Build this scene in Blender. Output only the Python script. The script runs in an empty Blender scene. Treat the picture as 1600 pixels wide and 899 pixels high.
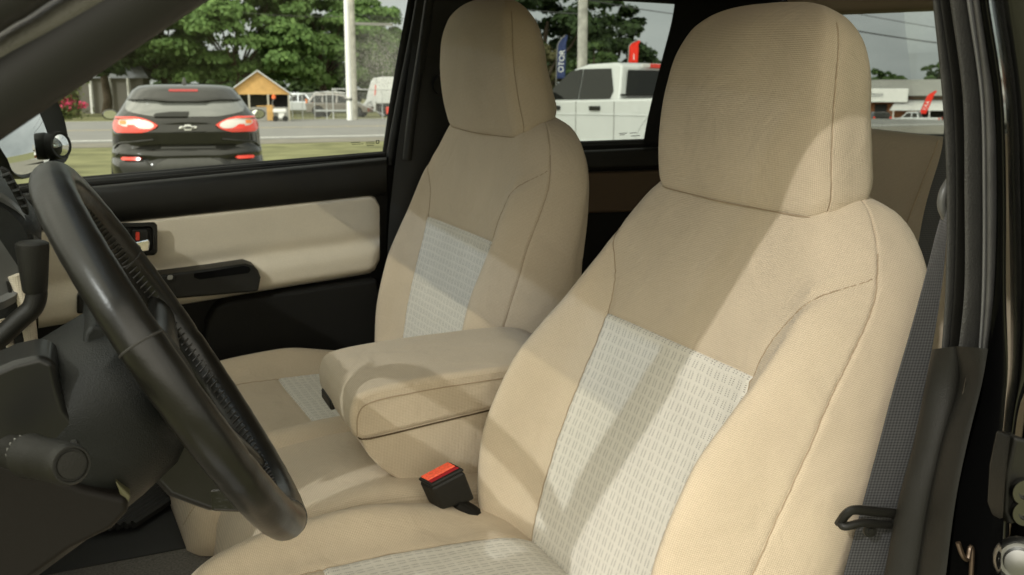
import bpy, bmesh, math, random
import numpy as np
from mathutils import Matrix, Vector
random.seed(7); RNG = np.random.default_rng(7)
S = bpy.context.scene; COL = S.collection
# ------------------------------------------------------------------ camera
F = 1550.0; CH = 1.34                       # focal length in photo pixels (1600 wide), eye height
PITCH = math.radians(10.8); HDG = math.radians(22.65)
def nrm(v): v = np.array(v, float); return v/np.linalg.norm(v)
CAM = np.array([0, 0, CH])
FW = np.array([math.sin(HDG)*math.cos(PITCH), math.cos(HDG)*math.cos(PITCH), -math.sin(PITCH)])
RT = np.array([math.cos(HDG), -math.sin(HDG), 0.0]); UP = np.cross(RT, FW)
# the pickup stands on a slope: its own axes (x rearward, y to the passenger side, z up) seen from the camera
_ey = nrm([(130-800)/F, (449.5-70)/F, 1]); _ex = np.array([(4623-800)/F, (449.5-30)/F, 1]); _ex = nrm(_ex/np.linalg.norm(_ex)-_ey*np.dot(nrm(_ex), _ey))
_ez = -np.cross(_ex, _ey)
rt = np.array([_ex[0], _ey[0], _ez[0]]); up = np.array([_ex[1], _ey[1], _ez[1]]); fw = np.array([_ex[2], _ey[2], _ez[2]])
T3 = np.column_stack([RT, UP, FW]) @ np.column_stack([rt, up, fw]).T      # truck axes -> world axes
cd = bpy.data.cameras.new('camera'); cam = bpy.data.objects.new('camera', cd); COL.objects.link(cam); S.camera = cam
cd.sensor_width = 36; cd.lens = F/1600*36; cd.clip_start = 0.02; cd.clip_end = 3000
cam.matrix_world = Matrix(((RT[0], UP[0], -FW[0], 0), (RT[1], UP[1], -FW[1], 0), (RT[2], UP[2], -FW[2], CH), (0, 0, 0, 1)))
cd.dof.use_dof = True; cd.dof.focus_distance = 1.15; cd.dof.aperture_fstop = 13
# ------------------------------------------------------------------ light
SUNDIR_T = nrm([-1.5, -1.0, 1.2])         # towards the sun, in the truck's axes
SUNDIR = T3 @ SUNDIR_T
SUN_EL = math.asin(SUNDIR[2]); SUN_AZ = math.atan2(SUNDIR[0], SUNDIR[1])
w = bpy.data.worlds.new("World"); S.world = w; w.use_nodes = True
nt = w.node_tree; nt.nodes.clear()
out = nt.nodes.new('ShaderNodeOutputWorld'); bg = nt.nodes.new('ShaderNodeBackground'); sky = nt.nodes.new('ShaderNodeTexSky')
sky.sky_type = 'NISHITA'; sky.sun_disc = False; sky.sun_elevation = max(SUN_EL, math.radians(4)); sky.sun_rotation = SUN_AZ; sky.dust_density = 3; sky.air_density = 1.2
hs = nt.nodes.new('ShaderNodeHueSaturation'); hs.inputs['Saturation'].default_value = 0.12
tc = nt.nodes.new('ShaderNodeTexCoord'); mp = nt.nodes.new('ShaderNodeMapping'); mp.inputs['Scale'].default_value = (1, 1, 3.2)
nz = nt.nodes.new('ShaderNodeTexNoise'); nz.inputs['Scale'].default_value = 3.2; nz.inputs['Detail'].default_value = 6; nz.inputs['Roughness'].default_value = .55
rp = nt.nodes.new('ShaderNodeValToRGB'); rp.color_ramp.elements[0].position = .32; rp.color_ramp.elements[1].position = .72
rp.color_ramp.elements[0].color = (9.0, 9.5, 9.2, 1); rp.color_ramp.elements[1].color = (15.5, 15.8, 15.2, 1)
mx = nt.nodes.new('ShaderNodeMix'); mx.data_type = 'RGBA'; mx.inputs[0].default_value = .78
L = nt.links.new
L(sky.outputs[0], hs.inputs['Color']); L(tc.outputs['Generated'], mp.inputs[0]); L(mp.outputs[0], nz.inputs['Vector']); L(nz.outputs['Fac'], rp.inputs[0])
dt = nt.nodes.new('ShaderNodeVectorMath'); dt.operation = 'DOT_PRODUCT'; dt.inputs[1].default_value = SUNDIR; gr = nt.nodes.new('ShaderNodeMapRange'); gr.interpolation_type = 'SMOOTHSTEP'
gr.inputs[1].default_value = -.6; gr.inputs[2].default_value = 1.0; gr.inputs[3].default_value = 0; gr.inputs[4].default_value = 1; gm = nt.nodes.new('ShaderNodeVectorMath'); gm.operation = 'MULTIPLY'; gl_ = nt.nodes.new('ShaderNodeMix'); gl_.data_type = 'RGBA'; gl_.inputs[6].default_value = (.66, .66, .65, 1); gl_.inputs[7].default_value = (3.35, 3.05, 2.6, 1)
L(tc.outputs['Generated'], dt.inputs[0]); L(dt.outputs['Value'], gr.inputs[0]); L(rp.outputs[0], gm.inputs[0]); L(gr.outputs[0], gl_.inputs[0]); L(gl_.outputs[2], gm.inputs[1])   # cloud is brighter towards the sun
L(hs.outputs[0], mx.inputs[6]); L(gm.outputs[0], mx.inputs[7]); L(mx.outputs[2], bg.inputs[0]); bg.inputs[1].default_value = 0.15; L(bg.outputs[0], out.inputs[0])
sd = bpy.data.lights.new('sun', 'SUN'); sun = bpy.data.objects.new('sun', sd); COL.objects.link(sun)
sd.energy = 2.5; sd.angle = math.radians(0.7); sd.color = (1, .995, .985)
sun.rotation_euler = Vector(SUNDIR).to_track_quat('Z', 'Y').to_euler()
S.view_settings.view_transform = 'Standard'; S.view_settings.look = 'None'; S.view_settings.exposure = -0.74; S.view_settings.gamma = 1
S.cycles.max_bounces = 10; S.cycles.diffuse_bounces = 7; S.cycles.transparent_max_bounces = 16; S.cycles.caustics_reflective = False; S.cycles.caustics_refractive = False
S.cycles.use_denoising = True
# ------------------------------------------------------------------ picking points
def ray(px, py): return fw+rt*(px-800)/F-up*(py-449.5)/F
def TY(px, py, y): d = ray(px, py); return CAM+d*(y/d[1])
def TX(px, py, x): d = ray(px, py); return CAM+d*(x/d[0])
def TZ(px, py, z): d = ray(px, py); return CAM+d*((z-CH)/d[2])
def TD(px, py, k): return CAM+ray(px, py)*k
def wray(px, py): return FW+RT*(px-800)/F-UP*(py-449.5)/F
def WD(px, py, k): return CAM+wray(px, py)*k           # world point at view depth k
def WZ(px, py, z=0.0): d = wray(px, py); return CAM+d*((z-CH)/d[2])
# ------------------------------------------------------------------ materials
MATS = {}
def mat(name, col, rough=.5, spec=.5, metal=0., noise=0., nscale=20., bump=0., bscale=200., coat=0., trans=None, emit=None, sheen=0.):
    if name in MATS: return MATS[name]
    m = bpy.data.materials.new(name); m.use_nodes = True; t = m.node_tree; b = t.nodes['Principled BSDF']
    b.inputs['Base Color'].default_value = (*col, 1); b.inputs['Roughness'].default_value = rough; b.inputs['Metallic'].default_value = metal
    b.inputs['Specular IOR Level'].default_value = spec
    if coat: b.inputs['Coat Weight'].default_value = coat; b.inputs['Coat Roughness'].default_value = .03
    if sheen: b.inputs['Sheen Weight'].default_value = sheen; b.inputs['Sheen Roughness'].default_value = .5
    if emit: b.inputs['Emission Color'].default_value = (*emit[0], 1); b.inputs['Emission Strength'].default_value = emit[1]
    co = t.nodes.new('ShaderNodeTexCoord')
    if noise:
        n = t.nodes.new('ShaderNodeTexNoise'); n.inputs['Scale'].default_value = nscale; n.inputs['Detail'].default_value = 5
        t.links.new(co.outputs['Object'], n.inputs['Vector'])
        mr = t.nodes.new('ShaderNodeMapRange'); mr.inputs[1].default_value = .25; mr.inputs[2].default_value = .75; mr.inputs[3].default_value = 1-noise; mr.inputs[4].default_value = 1+noise
        mu = t.nodes.new('ShaderNodeVectorMath'); mu.operation = 'SCALE'; mu.inputs[0].default_value = col
        t.links.new(n.outputs['Fac'], mr.inputs[0]); t.links.new(mr.outputs[0], mu.inputs['Scale']); t.links.new(mu.outputs[0], b.inputs['Base Color'])
        r2 = t.nodes.new('ShaderNodeMapRange'); r2.inputs[3].default_value = max(0, rough-.12*min(1, noise*3)); r2.inputs[4].default_value = min(1, rough+.12*min(1, noise*3))
        t.links.new(n.outputs['Fac'], r2.inputs[0]); t.links.new(r2.outputs[0], b.inputs['Roughness'])
    if bump:
        n2 = t.nodes.new('ShaderNodeTexNoise'); n2.inputs['Scale'].default_value = bscale; n2.inputs['Detail'].default_value = 3
        t.links.new(co.outputs['Object'], n2.inputs['Vector'])
        bp = t.nodes.new('ShaderNodeBump'); bp.inputs['Strength'].default_value = bump; bp.inputs['Distance'].default_value = .002
        t.links.new(n2.outputs['Fac'], bp.inputs['Height']); t.links.new(bp.outputs[0], b.inputs['Normal'])
    MATS[name] = m; return m
def mnode(t, op, *a):
    n = t.nodes.new('ShaderNodeMath'); n.operation = op
    for i, x in enumerate(a):
        if isinstance(x, (int, float)): n.inputs[i].default_value = x
        else: t.links.new(x, n.inputs[i])
    return n.outputs[0]
def fabric(name, col, insert=False, period=.0031, contrast=.16, wrinkle=.42):
    m = bpy.data.materials.new(name); m.use_nodes = True; t = m.node_tree; b = t.nodes['Principled BSDF']
    b.inputs['Roughness'].default_value = .9; b.inputs['Specular IOR Level'].default_value = .15
    b.inputs['Sheen Weight'].default_value = .12; b.inputs['Sheen Roughness'].default_value = .6
    uv = t.nodes.new('ShaderNodeUVMap'); uv.uv_map = 'UVMap'
    sp = t.nodes.new('ShaderNodeSeparateXYZ'); t.links.new(uv.outputs[0], sp.inputs[0]); u, v = sp.outputs[0], sp.outputs[1]
    co = t.nodes.new('ShaderNodeTexCoord')
    nz = t.nodes.new('ShaderNodeTexNoise'); nz.inputs['Scale'].default_value = 9; nz.inputs['Detail'].default_value = 6; t.links.new(co.outputs['Object'], nz.inputs['Vector'])
    fz = t.nodes.new('ShaderNodeTexNoise'); fz.inputs['Scale'].default_value = 420; fz.inputs['Detail'].default_value = 2; t.links.new(co.outputs['Object'], fz.inputs['Vector'])
    k = 2*math.pi/period
    a = mnode(t, 'SINE', mnode(t, 'MULTIPLY', mnode(t, 'ADD', u, v), k*.72)); c = mnode(t, 'SINE', mnode(t, 'MULTIPLY', mnode(t, 'SUBTRACT', u, v), k*.72))
    weave = mnode(t, 'MULTIPLY', a, c)                       # -1 .. 1
    if insert:                                               # the woven dashes wander a little with the cloth
        dn = t.nodes.new('ShaderNodeTexNoise'); dn.inputs['Scale'].default_value = 30; dn.inputs['Detail'].default_value = 2; t.links.new(uv.outputs[0], dn.inputs['Vector']); dc = t.nodes.new('ShaderNodeSeparateColor'); t.links.new(dn.outputs['Color'], dc.inputs[0])
        u = mnode(t, 'ADD', u, mnode(t, 'MULTIPLY', dc.outputs[0], .006)); v = mnode(t, 'ADD', v, mnode(t, 'MULTIPLY', dc.outputs[1], .006))
        cu = mnode(t, 'FRACT', mnode(t, 'DIVIDE', u, .0136)); cv = mnode(t, 'FRACT', mnode(t, 'DIVIDE', v, .0134))
        inb = mnode(t, 'MULTIPLY', mnode(t, 'LESS_THAN', mnode(t, 'ABSOLUTE', mnode(t, 'SUBTRACT', cu, .5)), .27), mnode(t, 'LESS_THAN', mnode(t, 'ABSOLUTE', mnode(t, 'SUBTRACT', cv, .5)), .37))
        tick = mnode(t, 'GREATER_THAN', mnode(t, 'SINE', mnode(t, 'MULTIPLY', cv, 2*math.pi*6)), .15)
        colm = mnode(t, 'GREATER_THAN', mnode(t, 'ABSOLUTE', mnode(t, 'SUBTRACT', cu, .5)), .10)
        dash = mnode(t, 'MULTIPLY', inb, mnode(t, 'MULTIPLY', tick, colm))
        val = mnode(t, 'SUBTRACT', mnode(t, 'ADD', 1.0, mnode(t, 'MULTIPLY', weave, .05)), mnode(t, 'MULTIPLY', dash, .55))
        hgt = mnode(t, 'SUBTRACT', mnode(t, 'MULTIPLY', weave, .2), mnode(t, 'MULTIPLY', inb, .8))
    else:
        val = mnode(t, 'ADD', 1.0, mnode(t, 'MULTIPLY', weave, contrast)); hgt = weave
    val = mnode(t, 'MULTIPLY', val, mnode(t, 'ADD', .86, mnode(t, 'MULTIPLY', nz.outputs['Fac'], .28)))
    val = mnode(t, 'MULTIPLY', val, mnode(t, 'ADD', .92, mnode(t, 'MULTIPLY', fz.outputs['Fac'], .16)))
    mu = t.nodes.new('ShaderNodeVectorMath'); mu.operation = 'SCALE'; mu.inputs[0].default_value = col; t.links.new(val, mu.inputs['Scale']); t.links.new(mu.outputs[0], b.inputs['Base Color'])
    bp = t.nodes.new('ShaderNodeBump'); bp.inputs['Strength'].default_value = .35; bp.inputs['Distance'].default_value = .0006
    t.links.new(hgt, bp.inputs['Height'])
    wn = t.nodes.new('ShaderNodeTexNoise'); wn.inputs['Scale'].default_value = 14; wn.inputs['Detail'].default_value = 4; wn.inputs['Distortion'].default_value = .8; t.links.new(co.outputs['Object'], wn.inputs['Vector'])
    b2 = t.nodes.new('ShaderNodeBump'); b2.inputs['Strength'].default_value = wrinkle; b2.inputs['Distance'].default_value = .012; t.links.new(wn.outputs['Fac'], b2.inputs['Height']); t.links.new(b2.outputs[0], bp.inputs['Normal']); t.links.new(bp.outputs[0], b.inputs['Normal'])
    MATS[name] = m; return m
def glass(name, tint, gloss=.06, rough=.0):
    m = bpy.data.materials.new(name); m.use_nodes = True; t = m.node_tree; t.nodes.remove(t.nodes['Principled BSDF']); o = t.nodes['Material Output']
    tr = t.nodes.new('ShaderNodeBsdfTransparent'); tr.inputs[0].default_value = (*tint, 1); gl = t.nodes.new('ShaderNodeBsdfGlossy'); gl.inputs['Roughness'].default_value = rough
    lw = t.nodes.new('ShaderNodeFresnel'); lw.inputs[0].default_value = 1.4; ms = t.nodes.new('ShaderNodeMixShader')
    t.links.new(mnode(t, 'MULTIPLY', lw.outputs[0], gloss*16), ms.inputs[0]); t.links.new(tr.outputs[0], ms.inputs[1]); t.links.new(gl.outputs[0], ms.inputs[2]); t.links.new(ms.outputs[0], o.inputs[0])
    MATS[name] = m; return m
def dusty(m, centre, rad, amount):
    t = m.node_tree; o = t.nodes['Material Output']; src = o.inputs[0].links[0].from_socket; co = t.nodes.new('ShaderNodeTexCoord'); ds = t.nodes.new('ShaderNodeVectorMath'); ds.operation = 'DISTANCE'; ds.inputs[1].default_value = centre; t.links.new(co.outputs['Object'], ds.inputs[0])
    mr = t.nodes.new('ShaderNodeMapRange'); mr.interpolation_type = 'SMOOTHSTEP'; mr.inputs[1].default_value = rad; mr.inputs[2].default_value = 0; t.links.new(ds.outputs['Value'], mr.inputs[0])
    n = t.nodes.new('ShaderNodeTexNoise'); n.inputs['Scale'].default_value = 260; n.inputs['Detail'].default_value = 4; t.links.new(co.outputs['Object'], n.inputs['Vector'])
    df = t.nodes.new('ShaderNodeBsdfTranslucent'); df.inputs[0].default_value = (.8, .8, .76, 1); ms = t.nodes.new('ShaderNodeMixShader')
    t.links.new(mnode(t, 'MULTIPLY', mr.outputs[0], mnode(t, 'MULTIPLY', mnode(t, 'POWER', n.outputs['Fac'], 2.5), amount)), ms.inputs[0]); t.links.new(src, ms.inputs[1]); t.links.new(df.outputs[0], ms.inputs[2]); t.links.new(ms.outputs[0], o.inputs[0])
def leafmat(name, c1, c2):
    m = bpy.data.materials.new(name); m.use_nodes = True; t = m.node_tree; b = t.nodes['Principled BSDF']; o = t.nodes['Material Output']
    g = t.nodes.new('ShaderNodeNewGeometry'); r = t.nodes.new('ShaderNodeValToRGB'); r.color_ramp.elements[0].color = (*c1, 1); r.color_ramp.elements[1].color = (*c2, 1)
    t.links.new(g.outputs['Random Per Island'], r.inputs[0]); t.links.new(r.outputs[0], b.inputs['Base Color']); b.inputs['Roughness'].default_value = .6; b.inputs['Specular IOR Level'].default_value = .25
    tl = t.nodes.new('ShaderNodeBsdfTranslucent'); ms = t.nodes.new('ShaderNodeMixShader'); ms.inputs[0].default_value = .3
    t.links.new(r.outputs[0], tl.inputs[0]); t.links.new(b.outputs[0], ms.inputs[1]); t.links.new(tl.outputs[0], ms.inputs[2]); t.links.new(ms.outputs[0], o.inputs[0])
    MATS[name] = m; return m
TAN = fabric('tan_fabric', (.50, .412, .298)); INS = fabric('insert_fabric', (.60, .568, .495), insert=True)
TANFLAT = fabric('tan_door_cloth', (.60, .53, .41), contrast=.04, wrinkle=.08); BELT = fabric('belt_webbing', (.036, .036, .036), period=.0042, contrast=.7)
THREAD = mat('seam_thread', (.34, .265, .18), .9, .1)
BLK = mat('black_plastic', (.011, .0105, .0085), .46, .3, noise=.15, nscale=30, bump=.25, bscale=900)
BLK2 = mat('matte_black_trim', (.008, .0075, .006), .7, .2, bump=.2, bscale=700)
GREYTRIM = mat('grey_vinyl_trim', (.050, .049, .043), .5, .4, noise=.12, nscale=40, bump=.5, bscale=520)
GREYDASH = mat('grey_dash_plastic', (.008, .0088, .008), .5, .26, noise=.08, bump=.35, bscale=800)
LEATHER = mat('black_leather', (.010, .0095, .008), .30, .38, noise=.2, nscale=18, bump=.07, bscale=420)
RUBBER = mat('rubber_seal', (.012, .012, .011), .55, .4)
PAINTBLK = mat('black_car_paint', (.005, .005, .005), .10, .4, coat=.5, noise=.05)
CHROME = mat('chrome', (.75, .75, .73), .12, .5, metal=1.)
STEEL = mat('dull_steel', (.24, .24, .23), .35, .5, metal=1., noise=.2)
REDP = mat('red_plastic', (.75, .045, .02), .4, .5); REDBR = mat('bright_red_button', (.95, .13, .06), .35, .5, noise=.25, nscale=300)
CARPET = mat('dark_carpet', (.15, .14, .122), .95, .1, noise=.4, nscale=300, bump=.8, bscale=900)
HEADL = mat('headliner_cloth', (.36, .29, .20), .95, .1, bump=.2)
DKTAN = mat('brown_trim', (.10, .07, .045), .7, .2)
GLF = glass('clear_side_glass', (.93, .95, .93), .03); GLR = glass('tinted_rear_glass', (.74, .77, .75), .014); GLW = glass('windshield_glass', (.9, .92, .91), .03)
MIRR = mat('mirror_silver', (.86, .88, .88), .015, .5, metal=1.)
# ------------------------------------------------------------------ mesh helpers
class MB:
    def __init__(s): s.v = []; s.f = []; s.m = []; s.uv = []; s.n = 0
    def add(s, V, Fc, mi=0, UV=None):
        V = np.asarray(V, float).reshape(-1, 3); s.v.append(V)
        s.uv.append(np.zeros((len(V), 2)) if UV is None else np.asarray(UV, float).reshape(-1, 2))
        s.f += [tuple(i+s.n for i in f) for f in Fc]; s.m += [mi]*len(Fc); s.n += len(V); return s
    def box(s, c, d, R=None, mi=0):
        h = np.array(d)/2; V = np.array([[x, y, z] for x in (-1, 1) for y in (-1, 1) for z in (-1, 1)])*h
        if R is not None: V = V@np.array(R).T
        return s.add(V+np.array(c), [(0, 1, 3, 2), (4, 6, 7, 5), (0, 4, 5, 1), (2, 3, 7, 6), (0, 2, 6, 4), (1, 5, 7, 3)], mi)
    def prism(s, P, off, mi=0):
        P = np.asarray(P, float); n = len(P); o = np.asarray(off, float)
        if o.ndim == 1: Q = P+o
        else: Q = o
        return s.add(np.vstack([P, Q]), [tuple(range(n-1, -1, -1)), tuple(range(n, 2*n))]+[(i, (i+1) % n, n+(i+1) % n, n+i) for i in range(n)], mi)
    def grid(s, P, wrapu=False, wrapv=False, mi=0, UV=None, flip=False):
        P = np.asarray(P, float); a, b = P.shape[:2]; fs = []
        for i in range(a if wrapu else a-1):
            for j in range(b if wrapv else b-1):
                q = (i*b+j, i*b+(j+1) % b, ((i+1) % a)*b+(j+1) % b, ((i+1) % a)*b+j); fs.append(q[::-1] if flip else q)
        return s.add(P.reshape(-1, 3), fs, mi, UV)
    def tube(s, path, r, n=12, caps=True, mi=0, flat=1., closed=False, upv=(0, 0, 1)):
        P = np.asarray(path, float); k = len(P); r = np.broadcast_to(np.asarray(r, float), (k,)); G = np.zeros((k, n, 3)); a = np.arange(n)*2*math.pi/n; prev = None
        for i in range(k):
            if closed: t = nrm(P[(i+1) % k]-P[i-1])
            else: t = nrm(P[min(i+1, k-1)]-P[max(i-1, 0)])
            if prev is None:
                u0 = np.array(upv, float); u0 = u0 if abs(np.dot(u0, t)) < .95 else np.array([1., 0, 0])
            else: u0 = prev
            u_ = nrm(u0-t*np.dot(u0, t)); prev = u_; w_ = np.cross(t, u_)
            G[i] = P[i]+r[i]*(np.cos(a)[:, None]*u_*flat+np.sin(a)[:, None]*w_)
        o = s.n; s.grid(G, closed, True, mi)
        if caps and not closed: s.f += [tuple(o+j for j in range(n))[::1], tuple(o+(k-1)*n+j for j in range(n))[::-1]]; s.m += [mi]*2
        return s
    def lathe(s, prof, o, ax, n=24, mi=0):
        ax = nrm(ax); u_ = nrm(np.cross(ax, [0, 0, 1] if abs(ax[2]) < .9 else [1, 0, 0])); w_ = np.cross(ax, u_); a = np.arange(n)*2*math.pi/n
        G = np.array([np.array(o)+ax*h+r*(np.cos(a)[:, None]*u_+np.sin(a)[:, None]*w_) for r, h in prof]); b = s.n; s.grid(G, False, True, mi)
        s.f += [tuple(b+j for j in range(n)), tuple(b+(len(prof)-1)*n+j for j in range(n))[::-1]]; s.m += [mi]*2; return s
    def build(s, name, mats, parent=None, bevel=0., seg=3, angle=38, smooth=True, label=None, sub=0):
        V = np.vstack(s.v); UV = np.vstack(s.uv)
        if parent is not None and parent.name in BASE: V = V-BASE[parent.name]
        me = bpy.data.meshes.new(name); me.from_pydata(V.tolist(), [], s.f)
        ul = me.uv_layers.new(name='UVMap'); li = np.zeros(len(me.loops), dtype=np.int32); me.loops.foreach_get('vertex_index', li); ul.data.foreach_set('uv', UV[li].ravel())
        mats = mats if isinstance(mats, (list, tuple)) else [mats]
        if not UV.any():                                        # no uv given: project each face along its main axis, in metres
            fu = []
            for p in me.polygons:
                k = int(np.argmax(np.abs(p.normal[:])))
                for vi in p.vertices: c = V[vi]; fu += [(c[1], c[2]) if k == 0 else (c[0], c[2]) if k == 1 else (c[0], c[1])]
            ul.data.foreach_set('uv', np.array(fu).ravel())
        for m in mats: me.materials.append(m)
        if len(mats) > 1: me.polygons.foreach_set('material_index', s.m)
        bm = bmesh.new(); bm.from_mesh(me); bmesh.ops.recalc_face_normals(bm, faces=bm.faces); bm.to_mesh(me); bm.free()
        me.update()
        if smooth:
            me.polygons.foreach_set('use_smooth', [True]*len(me.polygons))
            if not bevel: me.set_sharp_from_angle(angle=math.radians(angle))
        o = bpy.data.objects.new(name, me); COL.objects.link(o)
        if parent is not None: o.parent = parent
        if parent is not None and parent.name in BASE: BASE[o.name] = BASE[parent.name]
        if sub:
            q = o.modifiers.new('s', 'SUBSURF'); q.levels = q.render_levels = sub
        if bevel:
            b = o.modifiers.new('b', 'BEVEL'); b.width = bevel; b.segments = seg; b.limit_method = 'ANGLE'; b.angle_limit = math.radians(angle); b.harden_normals = True
        if label: o['label'] = label
        return o
BASE = {}
M_T = Matrix.Translation(CAM) @ Matrix([list(r) for r in T3]).to_4x4() @ Matrix.Translation(-CAM)
def tag(o, label, cat, group=None, kind=None):
    if label: o['label'] = label
    if cat: o['category'] = cat
    if group: o['group'] = group
    if kind: o['kind'] = kind
    return o
def thing(name, label, cat, base, group=None):                 # a thing inside the truck; parts are given in truck coordinates
    o = bpy.data.objects.new(name, None); COL.objects.link(o); o.empty_display_size = .05
    base = np.array(base, float); BASE[o.name] = base; o.matrix_world = M_T @ Matrix.Translation(base)
    return tag(o, label, cat, group)
def wthing(name, label, cat, loc, rz=0., group=None):          # a thing out in the world; parts in its own local coordinates
    o = bpy.data.objects.new(name, None); COL.objects.link(o); o.empty_display_size = .3
    o.location = loc; o.rotation_euler = (0, 0, rz); return tag(o, label, cat, group)
def pchip(x, y, q):
    x = np.asarray(x, float); y = np.asarray(y, float); q = np.clip(q, x[0], x[-1]); h = np.diff(x); d = np.diff(y)/h; m = np.zeros(len(x)); m[0] = d[0]; m[-1] = d[-1]
    for i in range(1, len(x)-1):
        if d[i-1]*d[i] > 0: w1 = 2*h[i]+h[i-1]; w2 = h[i]+2*h[i-1]; m[i] = (w1+w2)/(w1/d[i-1]+w2/d[i])
    i = np.clip(np.searchsorted(x, q, side='right')-1, 0, len(x)-2); t = (q-x[i])/h[i]
    return (2*t**3-3*t**2+1)*y[i]+(t**3-2*t**2+t)*h[i]*m[i]+(-2*t**3+3*t**2)*y[i+1]+(t**3-t**2)*h[i]*m[i+1]
def spline(P, n):                                              # Catmull-Rom through points
    P = np.asarray(P, float); Q = np.vstack([2*P[0]-P[1], P, 2*P[-1]-P[-2]]); o = []
    for i in range(1, len(Q)-2):
        for t in np.linspace(0, 1, n, endpoint=False):
            a, b, c, d = Q[i-1], Q[i], Q[i+1], Q[i+2]; o.append(.5*(2*b+(c-a)*t+(2*a-5*b+4*c-d)*t*t+(3*b-a-3*c+d)*t**3))
    return np.array(o+[P[-1]])
def band(lp, rp, y, bulge=.008, thick=.012, n=9, per=6):       # a solid strip between two picked edges on the plane y (scalar or per point), bulging to the camera
    lp, rp = spline(lp, per), spline(rp, per); ys = np.broadcast_to(np.asarray(y, float), (2,)); g = []
    for a, b in zip(lp, rp):
        A, B = TY(a[0], a[1], ys[0]), TY(b[0], b[1], ys[1]); k = nrm(CAM-(A+B)/2)
        t = np.linspace(0, 1, n); fr = [A+(B-A)*q+k*bulge*math.sin(math.pi*q)**.6 for q in t]; bk = [A+(B-A)*q-k*thick for q in t[::-1]]; g.append(fr+bk)
    m = MB(); m.grid(np.array(g), False, True); nn = 2*n; e = len(g)-1
    m.f += [tuple(range(nn)), tuple(e*nn+i for i in range(nn))[::-1]]; m.m += [0, 0]
    # running length as uv
    L_ = np.r_[0, np.cumsum([np.linalg.norm(g[i+1][0]-g[i][0]) for i in range(e)])]; uv = np.zeros((e+1, nn, 2))
    for i in range(e+1):
        wdt = np.linalg.norm(g[i][n-1]-g[i][0]); uv[i, :n, 0] = np.linspace(0, wdt, n); uv[i, n:, 0] = np.linspace(wdt, 0, n); uv[i, :, 1] = L_[i]
    m.uv[0] = uv.reshape(-1, 2); return m
def plate(pts, y, thick, mi=0, mb=None):                        # polygon picked on plane y, thickness going away from the camera
    mb = mb or MB(); return mb.prism([TY(a, b, y) for a, b in pts], (0, thick, 0), mi)
def rrect(x0, y0, x1, y1, r, n=5, shear=0.):
    o = []
    for cx, cy, a0 in ((x1-r, y0+r, -90), (x1-r, y1-r, 0), (x0+r, y1-r, 90), (x0+r, y0+r, 180)):
        for i in range(n+1):
            a = math.radians(a0+90*i/n); X = cx+r*math.cos(a); o.append((X, cy+r*math.sin(a)+shear*(X-x0)))
    return o
# ------------------------------------------------------------------ seats
TT = np.array([0, .025, .06, .12, .22, .34, .46, .58, .7, .8, .88, .94, .975])
def cloop(P, tt):                                               # closed Catmull-Rom, returns samples and the sample index of each key
    K = len(P); o = []; ki = []
    for i in range(K):
        a, b, c, d = P[i-1], P[i], P[(i+1) % K], P[(i+2) % K]; ki.append(len(o))
        for t in tt: o.append(.5*(2*b+(c-a)*t+(2*a-5*b+4*c-d)*t*t+(3*b-a-3*c+d)*t**3))
    return np.array(o), ki
def section_loft(st, s_rows, frame, groove=None, shear=None):
    O, A, W, N = frame; st = np.array(st, float); s_k = st[:, 0]; cols = [pchip(s_k, st[:, j], s_rows) for j in range(1, st.shape[1])]
    G = []
    for i, s in enumerate(s_rows):
        h = [(0, cols[0][i])]+[(cols[1+2*j][i], cols[2+2*j][i]) for j in range((len(cols)-2)//2)]+[(0, cols[-1][i])]
        P = np.array(h+[(-a, b) for a, b in h[-2:0:-1]]); q, ki = cloop(P, TT); q = np.c_[np.full(len(q), s), q]
        if shear is not None: q[:, 0] += shear(s, q[:, 2])
        G.append(q)
    G = np.array(G)                                             # rows x cols x (s, w, n)
    X = O+G[..., :1]*A+G[..., 1:2]*W+G[..., 2:3]*N
    d = np.linalg.norm(np.diff(X, axis=1, append=X[:, :1]), axis=2); u = np.cumsum(d, axis=1)-d; u -= u[:, :1]
    half = u[:, -1:]/2; u = np.where(u > half, u-2*half-d[:, -1:], u)
    UVa = np.stack([u, np.broadcast_to(G[..., 0], u.shape)], -1)
    return X, UVa, ki
def gnormal(X):
    du = np.roll(X, -1, 1)-np.roll(X, 1, 1); dv = np.gradient(X, axis=0); n = np.cross(du, dv); n /= np.linalg.norm(n, axis=2, keepdims=True)+1e-9
    c = X.mean(axis=1, keepdims=True); sg = np.sign((n*(X-c)).sum(2)[len(X)//2].sum()); return n*sg
def groove_col(X, Nn, ki, which, rows, depth=.0019):
    nc = X.shape[1]
    for k in which:
        c = ki[k]
        for off, dd in ((0, 1.), (1, .45), (-1, .45), (2, -.12), (-2, -.12)):
            pk = 1+.35*np.sin(np.arange(len(rows))*1.9+c)+.3*np.sin(np.arange(len(rows))*.73+2*c)          # stitches pull unevenly
            X[:, (c+off) % nc] -= Nn[:, (c+off) % nc]*(depth*dd*rows*pk)[:, None]
        for off, dd in ((3, .5), (-3, .5), (4, .6), (-4, .6), (5, .4), (-5, .4)):
            wv = np.sin(np.arange(len(rows))*1.1+off*.3+c)*np.sin(np.arange(len(rows))*.31+c*.7)
            X[:, (c+off) % nc] += Nn[:, (c+off) % nc]*(.0007*dd*rows*wv)[:, None]
def thread(name, X, Nn, paths, parent, r=.0006):
    for p in paths:
        m = MB(); m.tube(np.array([X[i, j]+Nn[i, j]*.0006 for i, j in p]), r, 6); m.build(name, THREAD, parent)
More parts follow.
